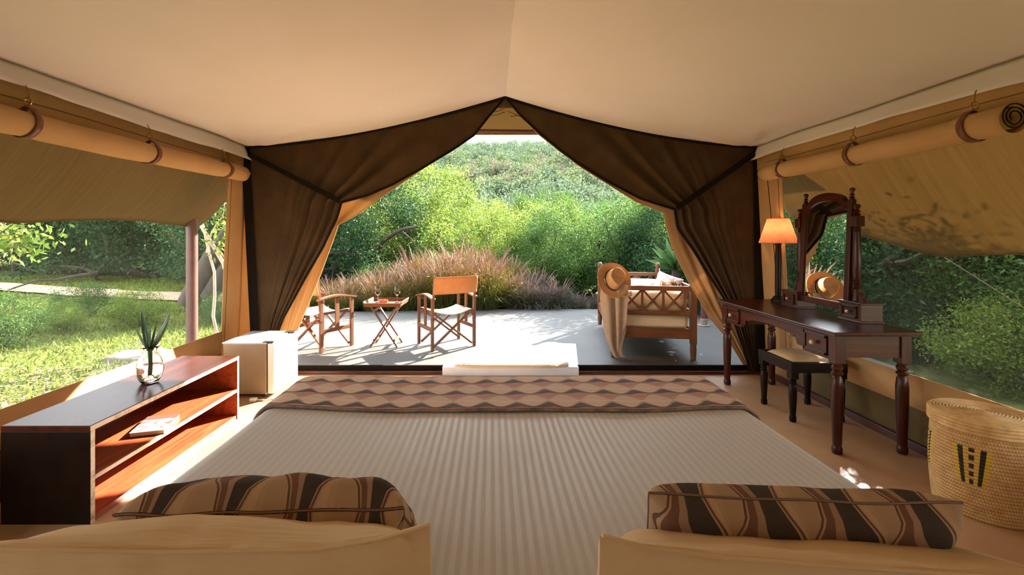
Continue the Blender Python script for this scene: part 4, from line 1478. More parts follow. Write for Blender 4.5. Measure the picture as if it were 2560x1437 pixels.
# ------------------------------------------------------------------ daybed
DB = (1.93, 5.99)
db_rz = math.radians(-9)
dbd = thing('daybed', 'brown wooden daybed with crossed lattice ends on the terrace', 'daybed', (DB[0], DB[1], 0), db_rz)
hw, hl = 0.425, 0.96
for sx in (-1, 1):
    for sy in (-1, 1):
        ps = MB().box(sx * hw - 0.033, sx * hw + 0.033, sy * hl - 0.033, sy * hl + 0.033, 0.17, 0.825).build('post', TEAK, dbd, bevel=0.006, smooth=False)
        MB().lathe([(0.028, 0.0), (0.034, 0.10), (0.032, 0.17)], 18, Matrix.Translation((sx * hw, sy * hl, 0))).build('foot', TEAK, ps)
        MB().lathe([(0.030, 0.825), (0.034, 0.832), (0.022, 0.842), (0.034, 0.852), (0.022, 0.862), (0.034, 0.880), (0.037, 0.905), (0.030, 0.932), (0.014, 0.948), (0, 0.952)], 20, Matrix.Translation((sx * hw, sy * hl, 0))).build('finial', TEAK, ps, angle=40)
def lattice(parent, p0, p1, bays, gap, z0, z1):
    """crosses and uprights between two rails; p0, p1 ends in plan"""
    p0, p1 = Vector(p0), Vector(p1)
    L = (p1 - p0).length
    d = (p1 - p0) / L
    bl = (L - 2 * gap) / bays
    up = d.cross(Vector((0, 0, 1)))
    for k in range(bays + 1):
        q = p0 + d * (gap + bl * k)
        MB().bar(q + Vector((0, 0, z0)), q + Vector((0, 0, z1)), 0.026, 0.022, up=up).build('lattice_upright', TEAK, parent, bevel=0.002, smooth=False)
        if k < bays:
            a_, c_ = q + d * 0.012, q + d * (bl - 0.012)
            for s_, (u_, v_) in ((1, (a_, c_)), (-1, (c_, a_))):
                MB().bar(u_ + Vector((0, 0, z0)) + up * s_ * 0.004, v_ + Vector((0, 0, z1)) + up * s_ * 0.004, 0.024, 0.014, up=up).build('lattice_cross', TEAK, parent, bevel=0.002, smooth=False)
for sy in (-1, 1):
    y_ = sy * hl
    MB().box(-hw, hw, y_ - 0.022, y_ + 0.022, 0.748, 0.80).build('end_top_rail', TEAK_X, dbd, bevel=0.004, smooth=False)
    MB().box(-hw, hw, y_ - 0.020, y_ + 0.020, 0.475, 0.525).build('end_middle_rail', TEAK_X, dbd, bevel=0.004, smooth=False)
    MB().box(-hw, hw, y_ - 0.022, y_ + 0.022, 0.225, 0.335).build('end_bottom_rail', TEAK_X, dbd, bevel=0.004, smooth=False)
    lattice(dbd, (-hw + 0.035, y_, 0), (hw - 0.035, y_, 0), 3, 0.055, 0.525, 0.748)
for sx in (-1, 1):
    MB().box(sx * hw - 0.022, sx * hw + 0.022, -hl, hl, 0.225, 0.335).build('side_bottom_rail', TEAK_Y, dbd, bevel=0.004, smooth=False)
MB().box(hw - 0.02, hw + 0.02, -hl, hl, 0.748, 0.80).build('side_top_rail', TEAK_Y, dbd, bevel=0.004, smooth=False)
MB().box(hw - 0.018, hw + 0.018, -hl, hl, 0.475, 0.525).build('side_middle_rail', TEAK_Y, dbd, bevel=0.004, smooth=False)
lattice(dbd, (hw, -hl + 0.035, 0), (hw, hl - 0.035, 0), 6, 0.08, 0.525, 0.748)
MB().box(-hw + 0.03, hw - 0.03, -hl + 0.03, hl - 0.03, 0.29, 0.318).build('slat_base', TEAK_Y, dbd, smooth=False)
def local_db(o, x_, y_, z_, rz=0):
    c_, s_ = math.cos(db_rz), math.sin(db_rz)
    o.location = (DB[0] + x_ * c_ - y_ * s_, DB[1] + x_ * s_ + y_ * c_, z_)
    o.rotation_euler = (0, 0, db_rz + rz)
    return o
o = MB().box(-0.385, 0.385, -0.92, 0.92, 0, 0.145).build('daybed_mattress', CREAM_CLOTH, bevel=0.035)
tag(local_db(o, 0, 0, 0.32), 'thick cream mattress lying in the wooden daybed', 'mattress')
def bolster(lab, y_, m_, r_=0.125):
    b = MB()
    b.tube([(-0.37, 0, 0), (-0.36, 0, 0), (-0.2, 0, 0.003), (0, 0, 0), (0.2, 0, 0.003), (0.36, 0, 0), (0.37, 0, 0)], [r_ * 0.9, r_ * 0.98, r_, r_ * 1.01, r_, r_ * 0.98, r_ * 0.9], 28)
    o = b.build('bolster', m_, angle=50)
    tag(local_db(o, 0, y_, 0.467 + r_), lab, 'bolster', 'daybed bolsters')
bolster('cream bolster against the near lattice end of the daybed', -0.80, CREAM_CLOTH, 0.13)
bolster('white bolster at the far end of the daybed', 0.80, WHITE_CLOTH, 0.125)
m, t, p, out = newmat('faded floral print')
nz_ = noise_node(t, 16, detail=4, dist=2.5)
c_ = ramp2(t, nz_.outputs[0], C(232, 220, 222), C(178, 140, 150), 0.45, 0.6)
nz2 = noise_node(t, 30, detail=2, dist=2)
c2_ = ramp2(t, nz2.outputs[0], C(240, 232, 232), C(190, 176, 176), 0.4, 0.62)
t.links.new(mixc(t, 0.5, c_, c2_), p.inputs['Base Color'])
p.inputs['Roughness'].default_value = 0.9
FLORAL = m
pw = thing('floral_cushion', 'pale floral cushion propped at the back of the daybed', 'cushion')
local_db(pw, 0.25, -0.40, 0.465 + 0.215, 0)
pw.rotation_euler = (math.radians(-16), math.radians(10), db_rz + math.radians(-62))
puff(0.42, 0.42, 0.15, seed=12, pw=2.6).build('cover', FLORAL, pw, angle=80)
m, t, p, out = newmat('striped woven blanket')
x, y = uv_xy(t)
s1 = (x * 70.0).sin()
nz_ = noise_node(t, 40, detail=3)
c_ = mixc(t, s1.gt(0.2), C(74, 48, 34), C(172, 116, 70))
c_ = mixc(t, (x * 31.0).sin().gt(0.75), c_, C(226, 206, 170))
t.links.new(mixc(t, NX(t, nz_.outputs[0]) * 0.4, c_, C(110, 70, 48)), p.inputs['Base Color'])
p.inputs['Roughness'].default_value = 0.95
bl = thing('folded_blanket', 'brown striped woven blanket folded beside the floral cushion', 'blanket')
local_db(bl, 0.27, -0.60, 0.60, 0.1)
b = MB()
def blank(a, c):
    u, v = a * 2 - 1, c * 2 - 1
    ang = PI * v
    return Vector((0.10 * u + 0.008 * math.sin(v * 9), 0.085 * math.cos(ang) * (1 - 0.15 * u), 0.075 * math.sin(ang) + 0.02 * math.sin(u * 4) + 0.13))
b.grid(blank, 14, 36, uv=lambda a, c: (a * 0.6 + c * 0.02, c))
b.build('roll', m, bl, angle=80, solid=0.012)
MB().tube([(-0.10 + 0.2 * f, -0.05 - 0.03 * math.sin(f * 3), 0.205 + 0.03 * f) for f in np.linspace(0, 1, 10)], 0.006, 6).build('strap', CREAM_CLOTH, bl)
MB().lathe([(0.09, 0.0), (0.10, 0.02), (0.11, 0.09)], 18, Matrix.Translation((0, 0, -0.135)) @ Matrix.Scale(0.7, 4, (0, 1, 0))).build('folded_base', m, bl)

# hat hung on the near-left finial, crown towards the tent
c_, s_ = math.cos(db_rz), math.sin(db_rz)
fx, fy = DB[0] + -hw * c_ + hl * s_, DB[1] + -hw * s_ - hl * c_
hat = thing('fedora_hat', 'tan felt fedora with a dark band hung on the daybed post', 'hat', (fx - 0.02, fy - 0.085, 0.865))
hat.scale = (1.2, 1.2, 1.2)
hat.rotation_euler = (math.radians(68), math.radians(6), math.radians(6))
b = MB()
def brim(a, c):
    ang = 2 * PI * a
    rx_, ry_ = 0.085 + 0.075 * c, 0.10 + 0.068 * c
    lift = 0.012 * c * c + 0.010 * c * math.cos(2 * ang)
    return Vector((rx_ * math.cos(ang), ry_ * math.sin(ang), lift))
b.grid(brim, 64, 8)
b.build('brim', FELT, hat, angle=80, solid=0.004)
b = MB()
def crown(a, c):
    ang = 2 * PI * a
    tp = c ** 0.8
    k = 1 - 0.22 * c - (0 if c < 0.8 else 0.75 * ((c - 0.8) / 0.2) ** 1.6)
    x_ = 0.082 * math.cos(ang) * k
    y_ = 0.10 * math.sin(ang) * k
    z_ = 0.125 * min(1, c / 0.85)
    front = max(0, -math.sin(ang))
    x_ *= 1 - 0.35 * front * smoothstep(0.25, 0.9, c)
    if c > 0.8:
        z_ -= 0.032 * ((c - 0.8) / 0.2) * (1 - 0.3 * abs(math.sin(ang)))
    return Vector((x_, y_, z_))
b.grid(crown, 64, 24)
b.build('crown', FELT, hat, angle=80)
b = MB()
b.grid(lambda a, c: Vector((crown(a, 0.03 + 0.13 * c).x * 1.025, crown(a, 0.03 + 0.13 * c).y * 1.025, crown(a, 0.03 + 0.13 * c).z)), 64, 3)
b.build('hat_band', FELT_D, hat, angle=80, solid=0.002)

# shawl hanging from the same post to the floor
sw = thing('shawl', 'long beige shawl hanging from the daybed post to the floor', 'shawl', (fx, fy - 0.05, 0))
b = MB()
cl = [(-0.02, 0.83, 0.115), (-0.03, 0.70, 0.135), (-0.02, 0.55, 0.135), (-0.005, 0.42, 0.13), (0.0, 0.30, 0.12), (0.0, 0.20, 0.09), (0.01, 0.10, 0.06), (0.035, 0.03, 0.045), (0.06, 0.012, 0.05)]
def shp(a, c):
    f = c * (len(cl) - 1)
    i = min(int(f), len(cl) - 2)
    f -= i
    cx = cl[i][0] * (1 - f) + cl[i + 1][0] * f
    cz = cl[i][1] * (1 - f) + cl[i + 1][1] * f
    w_ = cl[i][2] * (1 - f) + cl[i + 1][2] * f
    u = a * 2 - 1
    fold = 0.016 * math.sin(u * 3.6 + c * 1.5) + 0.004 * math.sin(u * 8 + 1 + 2 * c)
    return Vector((cx + w_ * u, -0.02 + fold - 0.02 * (1 - u * u) - 0.06 * max(0, c - 0.85), max(0.012, cz + 0.03 * u * max(0, c - 0.6))))
b.grid(shp, 44, 50)
b.build('long_fall', SHAWL, sw, angle=80, solid=0.005)
b = MB()
def shp2(a, c):
    u = a * 2 - 1
    return Vector((0.06 + (0.075 - 0.025 * c) * u, -0.075 + 0.014 * math.sin(u * 3.5 + c), 0.82 - (0.42 + 0.16 * (1 - u)) * c))
b.grid(shp2, 30, 36)
b.build('front_fall', SHAWL, sw, angle=80, solid=0.005)
b = MB()
def knot(a, c):
    ang = 2 * PI * c
    x_ = -0.10 + 0.27 * a
    return Vector((x_, -0.045 + 0.04 * math.cos(ang), 0.715 + 0.028 * math.sin(ang) - 0.02 * math.sin(a * 3) + 0.008 * math.sin(a * 14)))
b.grid(knot, 24, 14)
b.build('wrap', SHAWL, sw, angle=80, solid=0.004)
# ------------------------------------------------------------------ vegetation
RG = np.random.default_rng(7)

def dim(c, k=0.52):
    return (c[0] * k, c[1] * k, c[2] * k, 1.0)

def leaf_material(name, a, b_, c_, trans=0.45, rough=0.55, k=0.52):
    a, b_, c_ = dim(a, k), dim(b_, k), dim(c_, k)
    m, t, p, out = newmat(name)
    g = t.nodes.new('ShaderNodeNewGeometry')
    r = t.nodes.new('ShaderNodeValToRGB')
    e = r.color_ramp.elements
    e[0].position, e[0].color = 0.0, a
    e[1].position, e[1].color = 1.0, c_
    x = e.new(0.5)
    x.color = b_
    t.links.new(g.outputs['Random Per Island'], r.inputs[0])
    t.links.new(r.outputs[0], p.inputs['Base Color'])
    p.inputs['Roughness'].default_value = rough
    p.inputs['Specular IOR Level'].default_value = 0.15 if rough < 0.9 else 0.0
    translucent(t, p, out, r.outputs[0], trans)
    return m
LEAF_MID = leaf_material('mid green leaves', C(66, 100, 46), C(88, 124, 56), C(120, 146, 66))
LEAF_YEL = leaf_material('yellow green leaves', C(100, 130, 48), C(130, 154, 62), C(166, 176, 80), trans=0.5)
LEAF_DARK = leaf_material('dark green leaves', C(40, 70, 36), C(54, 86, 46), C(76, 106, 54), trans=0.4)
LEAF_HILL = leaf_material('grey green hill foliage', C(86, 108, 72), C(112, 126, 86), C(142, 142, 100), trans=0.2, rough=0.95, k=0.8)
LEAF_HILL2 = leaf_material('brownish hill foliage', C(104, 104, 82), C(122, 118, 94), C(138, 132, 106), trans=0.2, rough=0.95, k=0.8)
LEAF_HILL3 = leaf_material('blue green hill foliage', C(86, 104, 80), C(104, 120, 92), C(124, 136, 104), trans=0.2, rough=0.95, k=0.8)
FLOWER = leaf_material('orange blossom', C(216, 150, 40), C(226, 168, 60), C(190, 120, 36))
BARK = mat('grey brown bark', C(74, 62, 48), C(44, 35, 27), rough=0.95, scale=9, stretch=(1, 1, 0.3), bump=0.7, bdist=0.02)
BARK_PALE = mat('pale grey bark', C(196, 172, 140), C(150, 126, 98), rough=0.9, scale=14, stretch=(1, 1, 0.3), bump=0.5, bdist=0.01)

def quads_mesh(name, V, nq):
    """V: (nq*4, 3) array of quad corners"""
    me = bpy.data.meshes.new(name)
    me.vertices.add(nq * 4)
    me.vertices.foreach_set('co', V.astype(np.float32).ravel())
    me.loops.add(nq * 4)
    me.loops.foreach_set('vertex_index', np.arange(nq * 4, dtype=np.int32))
    me.polygons.add(nq)
    me.polygons.foreach_set('loop_start', np.arange(0, nq * 4, 4, dtype=np.int32))
    me.update(calc_edges=True)
    return me

def leaf_quads(P, L, W, droop=0.25, rng=RG):
    """rhombic leaves at points P with lengths L and widths W"""
    n = len(P)
    D = rng.normal(size=(n, 3))
    D[:, 2] -= droop
    D /= np.linalg.norm(D, axis=1)[:, None]
    S = np.cross(D, rng.normal(size=(n, 3)))
    S /= np.linalg.norm(S, axis=1)[:, None] + 1e-9
    L = np.broadcast_to(np.asarray(L, float), (n,))[:, None]
    W = np.broadcast_to(np.asarray(W, float), (n,))[:, None]
    V = np.empty((n, 4, 3))
    V[:, 0] = P
    V[:, 1] = P + D * L * 0.45 + S * W * 0.5
    V[:, 2] = P + D * L
    V[:, 3] = P + D * L * 0.45 - S * W * 0.5
    return V.reshape(-1, 3)

def limb(b, rng, p0, d, L, r0, r1, n=6, wig=0.25, n_side=7):
    p = Vector(p0)
    d = Vector(d).normalized()
    pts, rs = [p.copy()], [r0]
    for i in range(n):
        d = (d + Vector(rng.normal(size=3)) * wig).normalized()
        p = p + d * (L / n)
        pts.append(p.copy())
        rs.append(r0 + (r1 - r0) * (i + 1) / n)
    b.tube(pts, rs, n_side)
    return pts, d

def tree_proto(seed, h, rad, n_leaf, leaf, trunk_r, low=0.25, spread=0.5, stems=3):
    rng = np.random.default_rng(seed)
    b = MB()
    cl = []
    for k in range(stems):
        a = 2 * PI * k / stems + rng.uniform(-0.5, 0.5)
        d = Vector((math.cos(a) * spread, math.sin(a) * spread, 1.0))
        pts, dd = limb(b, rng, (0.08 * math.cos(a), 0.08 * math.sin(a), -0.1), d, h * 0.62, trunk_r, trunk_r * 0.45, 7, 0.22)
        for q in pts[3:]:
            for _ in range(2):
                a2 = rng.uniform(0, 6.28)
                d2 = Vector((math.cos(a2), math.sin(a2), rng.uniform(-0.1, 0.9)))
                p2, _d = limb(b, rng, q, d2, rad * rng.uniform(0.5, 0.95), trunk_r * 0.4, trunk_r * 0.1, 5, 0.3, 5)
                cl += [p2[-1], p2[-2], p2[3]]
    for _ in range(int(len(cl) * 0.5)):      # crown shell
        a = rng.uniform(0, 6.28)
        e = math.asin(rng.uniform(-0.35, 1))
        f = rng.uniform(0.7, 1.0)
        zc = h * (low + (1 - low) * 0.48)
        cl.append(Vector((rad * f * math.cos(e) * math.cos(a), rad * f * math.cos(e) * math.sin(a), zc + h * (1 - low) * 0.5 * f * math.sin(e))))
    cl = np.array([tuple(c) for c in cl])
    idx = rng.integers(0, len(cl), n_leaf)
    P = cl[idx] + rng.normal(size=(n_leaf, 3)) * (0.075 * rad + 0.045)
    P = P[P[:, 2] > h * low * 0.6]
    n = len(P)
    L = leaf * rng.uniform(0.7, 1.35, n)
    crown = quads_mesh('crown', leaf_quads(P, L, L * 0.42, 0.35, rng), n)
    return b.mesh('trunk', True, 60), crown

PROTO = [tree_proto(31, 3.2, 1.75, 38000, 0.066, 0.085, low=0.22, spread=0.75),
         tree_proto(47, 3.4, 1.60, 38000, 0.064, 0.075, low=0.28, spread=0.55, stems=2),
         tree_proto(59, 3.0, 1.90, 40000, 0.068, 0.090, low=0.16, spread=0.95),
         tree_proto(83, 1.5, 1.05, 16000, 0.055, 0.03, low=0.04, spread=0.9, stems=4)]
for tm, cm in PROTO:
    tm.materials.append(BARK)
    cm.materials.append(LEAF_MID)

def plant_tree(name, k, x, y, s, rot, lm, lab, grp, cat='tree', sz=None):
    r = thing(name, lab, cat, (x, y, ground_z(x, y)), rot, grp)
    r.scale = (s, s, sz if sz else s)
    tm, cm = PROTO[k]
    for nm, me in (('trunk', tm), ('crown', cm)):
        o = bpy.data.objects.new(nm, me)
        COL.objects.link(o)
        o.parent = r
        if nm == 'crown' and lm is not LEAF_MID:
            o.material_slots[0].link = 'OBJECT'
            o.material_slots[0].material = lm
    return r

Y_, M_, K_ = LEAF_YEL, LEAF_MID, LEAF_DARK
L1 = 'dark spreading tree at the left behind the tall reddish grass'
L2 = 'bright yellow-green tree rising above the left side of the terrace grass'
L3 = 'mid-green leafy tree in the middle behind the terrace'
L4 = 'crooked-trunked green tree behind the daybed'
L5 = 'background tree between the garden trees and the hill'
L6 = 'tall tree to the right of the tent shading the terrace'
trees = [
    (0, -3.5, 11.2, 1.02, 0.3, K_, L1, None), (2, -5.6, 11.8, 1.15, 1.3, K_, 'dark tree seen beyond the left chair at the curtain edge', None),
    (1, -2.0, 13.4, 1.12, 2.0, Y_, L2, None), (0, -3.6, 14.5, 1.15, 4.0, Y_, 'yellow-green tree behind the dark spreading tree', None),
    (2, -0.7, 14.2, 0.84, 0.8, Y_, 'yellow-green tree in the middle, left of the highest shoots', None), (0, 0.9, 14.0, 0.80, 2.9, Y_, 'mid-green tree in the very middle below the hill', None),
    (1, 2.2, 14.6, 0.78, 5.1, Y_, 'green tree right of the middle, below the sunny hillside', None), (2, 0.2, 12.4, 0.72, 3.8, Y_, 'low yellow-green tree just behind the tall grass', None),
    (0, 2.3, 11.6, 0.78, 5.6, M_, 'green tree directly above the hat on the daybed', None), (2, 3.9, 11.6, 0.9, 1.9, M_, 'broad green tree above the right end of the daybed', None),
    (2, 1.6, 11.0, 0.58, 4.4, M_, 'low green tree left of the hat, behind the purple grass', None), (1, 5.3, 10.6, 1.0, 0.4, K_, 'dark green tree hidden behind the right door curtain', None),
    (0, 4.2, 9.9, 0.72, 2.5, K_, 'low dark tree behind the agave', None),
]
for i, x in enumerate((-8.5, -6.0, -3.0, -0.2, 2.4, 4.8, 7.2, 9.8)):
    trees.append((i % 3, x, 19.5 + 1.3 * math.sin(i * 2.1), 1.0 + 0.08 * math.sin(i * 3.3), i * 1.1, (Y_, M_, M_)[i % 3], L5, 'trees before the hill'))
for i, (x, y, s) in enumerate(((8.9, 11.6, 1.25), (10.9, 13.6, 1.4), (13.2, 11.2, 2.0), (11.2, 9.0, 1.6), (13.0, 17.5, 2.0))):
    trees.append((i % 3, x, y, s, i * 1.7, (M_, K_)[i % 2], L6, 'tall shade trees right of the tent'))
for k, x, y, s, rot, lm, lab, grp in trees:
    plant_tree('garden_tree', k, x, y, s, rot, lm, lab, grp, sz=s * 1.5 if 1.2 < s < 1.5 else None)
# woodland beyond the lawn on the left, its shade painted as dark leaves
for i in range(20):
    x = -33 + 1.45 * i + 0.5 * math.sin(i * 5.1)
    y = 21.5 + 2.2 * math.sin(i * 1.7) - 0.13 * (x + 33)
    plant_tree('woodland_tree', i % 3, x, y, 1.5 + 0.25 * math.sin(i * 2.7), i * 0.9, K_, 'woodland tree with shade-darkened leaves beyond the lawn outside the left window', 'woodland beyond the lawn')
lt = thing('leafy_tree', 'bright leafy twigs hanging outside the top corner of the left window', 'tree', (-8.6, 5.6, -0.16))
b = MB()
b.tube([(0, 0, 0), (0.1, 0, 1.2), (0.6, 0.1, 2.1), (1.6, 0.0, 2.2), (2.4, 0.1, 1.95)], [0.1, 0.09, 0.06, 0.035, 0.012], 8)
b.tube([(1.6, 0.0, 2.2), (2.2, 0.2, 1.85), (2.5, 0.2, 1.45), (2.45, 0.2, 1.15)], [0.02, 0.014, 0.009, 0.004], 6)
b.tube([(1.3, 0.05, 2.2), (1.9, -0.2, 1.8), (2.2, -0.25, 1.5)], [0.02, 0.012, 0.006], 6)
b.build('trunk', BARK_PALE, lt, angle=80)
P = np.vstack([np.random.default_rng(i_).normal(size=(n_, 3)) * s_ + c_ for i_, (n_, s_, c_) in enumerate((
    (420, (0.30, 0.3, 0.16), (2.2, 0.1, 1.95)), (260, (0.2, 0.2, 0.12), (2.55, 0.2, 1.5)), (420, (0.28, 0.3, 0.2), (1.9, 0.0, 1.6)), (600, (0.5, 0.5, 0.3), (1.2, 0.0, 2.2)))) ])
o = bpy.data.objects.new('foliage', quads_mesh('foliage', leaf_quads(P, 0.11, 0.045), len(P)))
o.data.materials.append(LEAF_YEL)
COL.objects.link(o)
o.parent = lt
# shrubs
n_sh = 0
for x, y, s, lm, lab, grp in (
        (-6.7, 6.1, 0.5, M_, 'bright bushy shrub low outside the left window', None),
        (-5.9, 7.6, 0.42, Y_, 'weedy shrub on the lawn before the dirt track', 'weeds on the lawn'), (-4.7, 7.9, 0.36, M_, 'weedy shrub on the lawn before the dirt track', 'weeds on the lawn'),
        (-7.6, 8.4, 0.42, M_, 'weedy shrub on the lawn before the dirt track', 'weeds on the lawn'), (-6.8, 7.2, 0.3, Y_, 'weedy shrub on the lawn before the dirt track', 'weeds on the lawn'),
        (-8.6, 16.2, 0.75, Y_, 'pale green scrub on the far side of the dirt track', 'scrub beyond the track'), (-11.5, 16.8, 0.7, M_, 'pale green scrub on the far side of the dirt track', 'scrub beyond the track'),
        (-6.8, 15.6, 0.7, Y_, 'pale green scrub on the far side of the dirt track', 'scrub beyond the track'), (-15, 17.8, 0.8, M_, 'pale green scrub on the far side of the dirt track', 'scrub beyond the track'),
        (-19, 18.8, 0.8, Y_, 'pale green scrub on the far side of the dirt track', 'scrub beyond the track'), (-9.8, 15.0, 0.55, Y_, 'pale green scrub on the far side of the dirt track', 'scrub beyond the track'),
        (-5.4, 12.6, 0.9, K_, 'dark shrub behind the pale stems outside the left window', None),
        (3.55, 8.0, 0.55, K_, 'dark feathery shrub below the agave by the verandah pole', None), (3.9, 8.9, 0.7, M_, 'green shrub behind the agave', None),
        (-1.2, 10.4, 0.7, Y_, 'sunlit shrub behind the reddish grass', 'sunlit undergrowth behind the grass'), (0.6, 10.6, 0.6, Y_, 'sunlit shrub behind the reddish grass', 'sunlit undergrowth behind the grass'),
        (-2.6, 10.2, 0.6, M_, 'sunlit shrub behind the reddish grass', 'sunlit undergrowth behind the grass'), (2.2, 13.0, 0.8, Y_, 'sunlit shrub behind the reddish grass', 'sunlit undergrowth behind the grass'),
        (0.9, 12.9, 0.8, Y_, 'sunlit shrub behind the reddish grass', 'sunlit undergrowth behind the grass')):
    plant_tree('shrub', 3, x, y, s, n_sh * 1.3, lm, lab, grp, 'shrub')
    n_sh += 1
# bushes outside the right window
for i, (k, x, y, s_, lm) in enumerate(((0, 6.4, 4.4, 0.85, M_), (2, 6.4, 7.0, 1.15, K_), (0, 8.2, 5.4, 1.15, K_), (2, 6.2, 2.6, 0.8, Y_), (1, 8.6, 3.4, 1.15, M_), (1, 7.4, 8.2, 1.1, K_), (0, 5.4, 8.6, 0.8, K_), (1, 5.7, 7.2, 0.95, K_), (1, 4.95, 5.9, 0.8, M_), (2, 8.4, 7.4, 1.2, M_))):
    plant_tree('garden_bush', k, x, y, s_, i * 1.9, lm, 'dense green bush close outside the right window', 'bushes outside the right window', 'bush')
for i, (x, y, s_, lm) in enumerate(((5.1, 4.4, 0.6, Y_), (5.0, 5.8, 0.6, K_), (4.9, 3.2, 0.55, M_), (4.7, 7.0, 0.55, K_))):
    plant_tree('shrub', 3, x, y, s_, i * 1.3, lm, 'low shrub below the bushes outside the right window', 'low shrubs outside the right window', 'shrub')
# orange flowering shrub among the woodland edge
fs_ = plant_tree('flowering_shrub', 3, -10.0, 17.3, 0.85, 0.4, LEAF_YEL, 'shrub with orange blossom at the edge of the woodland', None, 'shrub')
P = np.random.default_rng(4).normal(size=(260, 3)) * (0.42, 0.42, 0.3) + (0, 0, 1.35)
o = bpy.data.objects.new('blossom', quads_mesh('blossom', leaf_quads(P, 0.13, 0.12), len(P)))
o.data.materials.append(FLOWER)
COL.objects.link(o)
o.parent = fs_

# pale bare stems outside the left window
ps = thing('pale_shrub', 'bare pale-stemmed shrub between the tent pole and the left wall', 'shrub', (0, 0, 0))
for pts, r0, r1 in (
        ([(572, 860), (568, 780), (570, 690), (560, 660), (535, 618), (512, 580), (494, 548)], 0.030, 0.022),
        ([(556, 852), (540, 825), (533, 790), (537, 740), (536, 680), (525, 640), (515, 600), (507, 555)], 0.022, 0.014),
        ([(517, 632), (522, 606), (530, 580), (545, 555), (556, 543)], 0.014, 0.010),
        ([(556, 543), (548, 530), (534, 524)], 0.010, 0.006), ([(556, 543), (562, 520), (560, 500)], 0.010, 0.006),
        ([(573, 838), (574, 800), (573, 775)], 0.012, 0.009)):
    b = MB()
    q = [at(x_, y_, 6.0) for x_, y_ in pts]
    b.tube(q, [r0 + (r1 - r0) * i / (len(q) - 1) for i in range(len(q))], 9)
    b.build('stem', BARK_PALE, ps, angle=80)
P = np.vstack([RG.normal(size=(160, 3)) * (0.12, 0.12, 0.1) + tuple(at(556, 530, 6.0)), RG.normal(size=(90, 3)) * (0.1, 0.1, 0.12) + tuple(at(566, 600, 6.0))])
o = bpy.data.objects.new('foliage', quads_mesh('foliage', leaf_quads(P, 0.09, 0.035), len(P)))
o.data.materials.append(LEAF_YEL)
COL.objects.link(o)
o.parent = ps
# dark leaning tree trunk behind the stems
dk = thing('leaning_trunk', 'dark leaning tree trunk behind the pale stems', 'tree', (0, 0, 0))
b = MB()
b.tube([at(470, 760, 9.0), at(505, 690, 9.0), at(535, 630, 9.0), at(585, 560, 9.0), at(640, 480, 9.0)], [0.2, 0.18, 0.15, 0.12, 0.08], 10)
b.build('trunk', BARK, dk, angle=80)
b = MB()
b.tube([at(520, 745, 9.0), at(552, 690, 9.0), at(590, 640, 9.0), at(650, 560, 9.0)], [0.16, 0.14, 0.12, 0.08], 10)
b.build('trunk', BARK, dk, angle=80)

# crooked trunks behind the terrace
for lab, segs in (('crooked dark tree trunk rising behind the daybed hat', (([(1452, 770), (1450, 735), (1440, 712), (1460, 695), (1492, 682), (1530, 668), (1600, 640)], 0.11, 0.05), ([(1448, 730), (1470, 690), (1490, 640), (1500, 600)], 0.08, 0.04), ([(1448, 740), (1436, 720), (1425, 690)], 0.05, 0.03))),
                  ('curved low tree trunk in the middle behind the purple grass', (([(1420, 760), (1418, 730), (1410, 700), (1405, 670)], 0.08, 0.05), ([(1300, 700), (1340, 698), (1372, 690), (1382, 668), (1398, 655)], 0.09, 0.045), ([(1330, 698), (1350, 668), (1372, 640), (1390, 600), (1385, 560)], 0.06, 0.03))),
                  ('dark branching trunk behind the left chair', (([(905, 700), (900, 660), (880, 620), (850, 590)], 0.12, 0.06), ([(905, 690), (925, 640), (960, 600), (1000, 575), (1045, 565)], 0.10, 0.03), ([(1000, 575), (1030, 600), (1045, 625)], 0.03, 0.015), ([(870, 690), (872, 640), (850, 600)], 0.09, 0.05)))):
    Yt = 11.3
    x0, y0 = segs[0][0][0]
    r = thing('crooked_trunk', lab, 'tree', (0, 0, 0), 0, None)
    for i, (pts, r0, r1) in enumerate(segs):
        q = [at(x_, y_, Yt + 0.25 * math.sin(j * 1.3 + i)) for j, (x_, y_) in enumerate(pts)]
        if i == 0 or pts[0][1] > 690:
            q = [Vector((q[0].x, q[0].y, -0.25))] + q
        b = MB()
        b.tube(q, [r0 + (r1 - r0) * j / (len(q) - 1) for j in range(len(q))], 9)
        b.build('trunk' if i == 0 else 'branch', BARK, r, angle=80)

# ------------------------------------------------------------------ fountain grass along the terrace edge
def grass_mat(name, low, mid, high, trans=0.35):
    low, mid, high = dim(low), dim(mid), dim(high)
    m, t, p, out = newmat(name)
    g = t.nodes.new('ShaderNodeNewGeometry')
    tc = t.nodes.new('ShaderNodeTexCoord')
    sp = t.nodes.new('ShaderNodeSeparateXYZ')
    t.links.new(tc.outputs['Object'], sp.inputs[0])
    v = NX(t, sp.outputs[2]) + (NX(t, g.outputs['Random Per Island']) - 0.5) * 0.75
    r = t.nodes.new('ShaderNodeValToRGB')
    e = r.color_ramp.elements
    e[0].position, e[0].color = 0.15, low
    e[1].position, e[1].color = 1.0, high
    e.new(0.72).color = mid
    t.links.new(v.s, r.inputs[0])
    t.links.new(r.outputs[0], p.inputs['Base Color'])
    p.inputs['Roughness'].default_value = 0.6
    translucent(t, p, out, r.outputs[0], trans)
    return m
GR_RED = grass_mat('reddish fountain grass', C(92, 104, 34), C(124, 112, 38), C(150, 90, 48))
GR_PUR = grass_mat('purple fountain grass', C(84, 84, 48), C(100, 84, 72), C(118, 94, 94))
PLUME = mat('pale grass plume', C(156, 128, 106), C(134, 100, 84), rough=0.9, scale=30, trans=0.4)

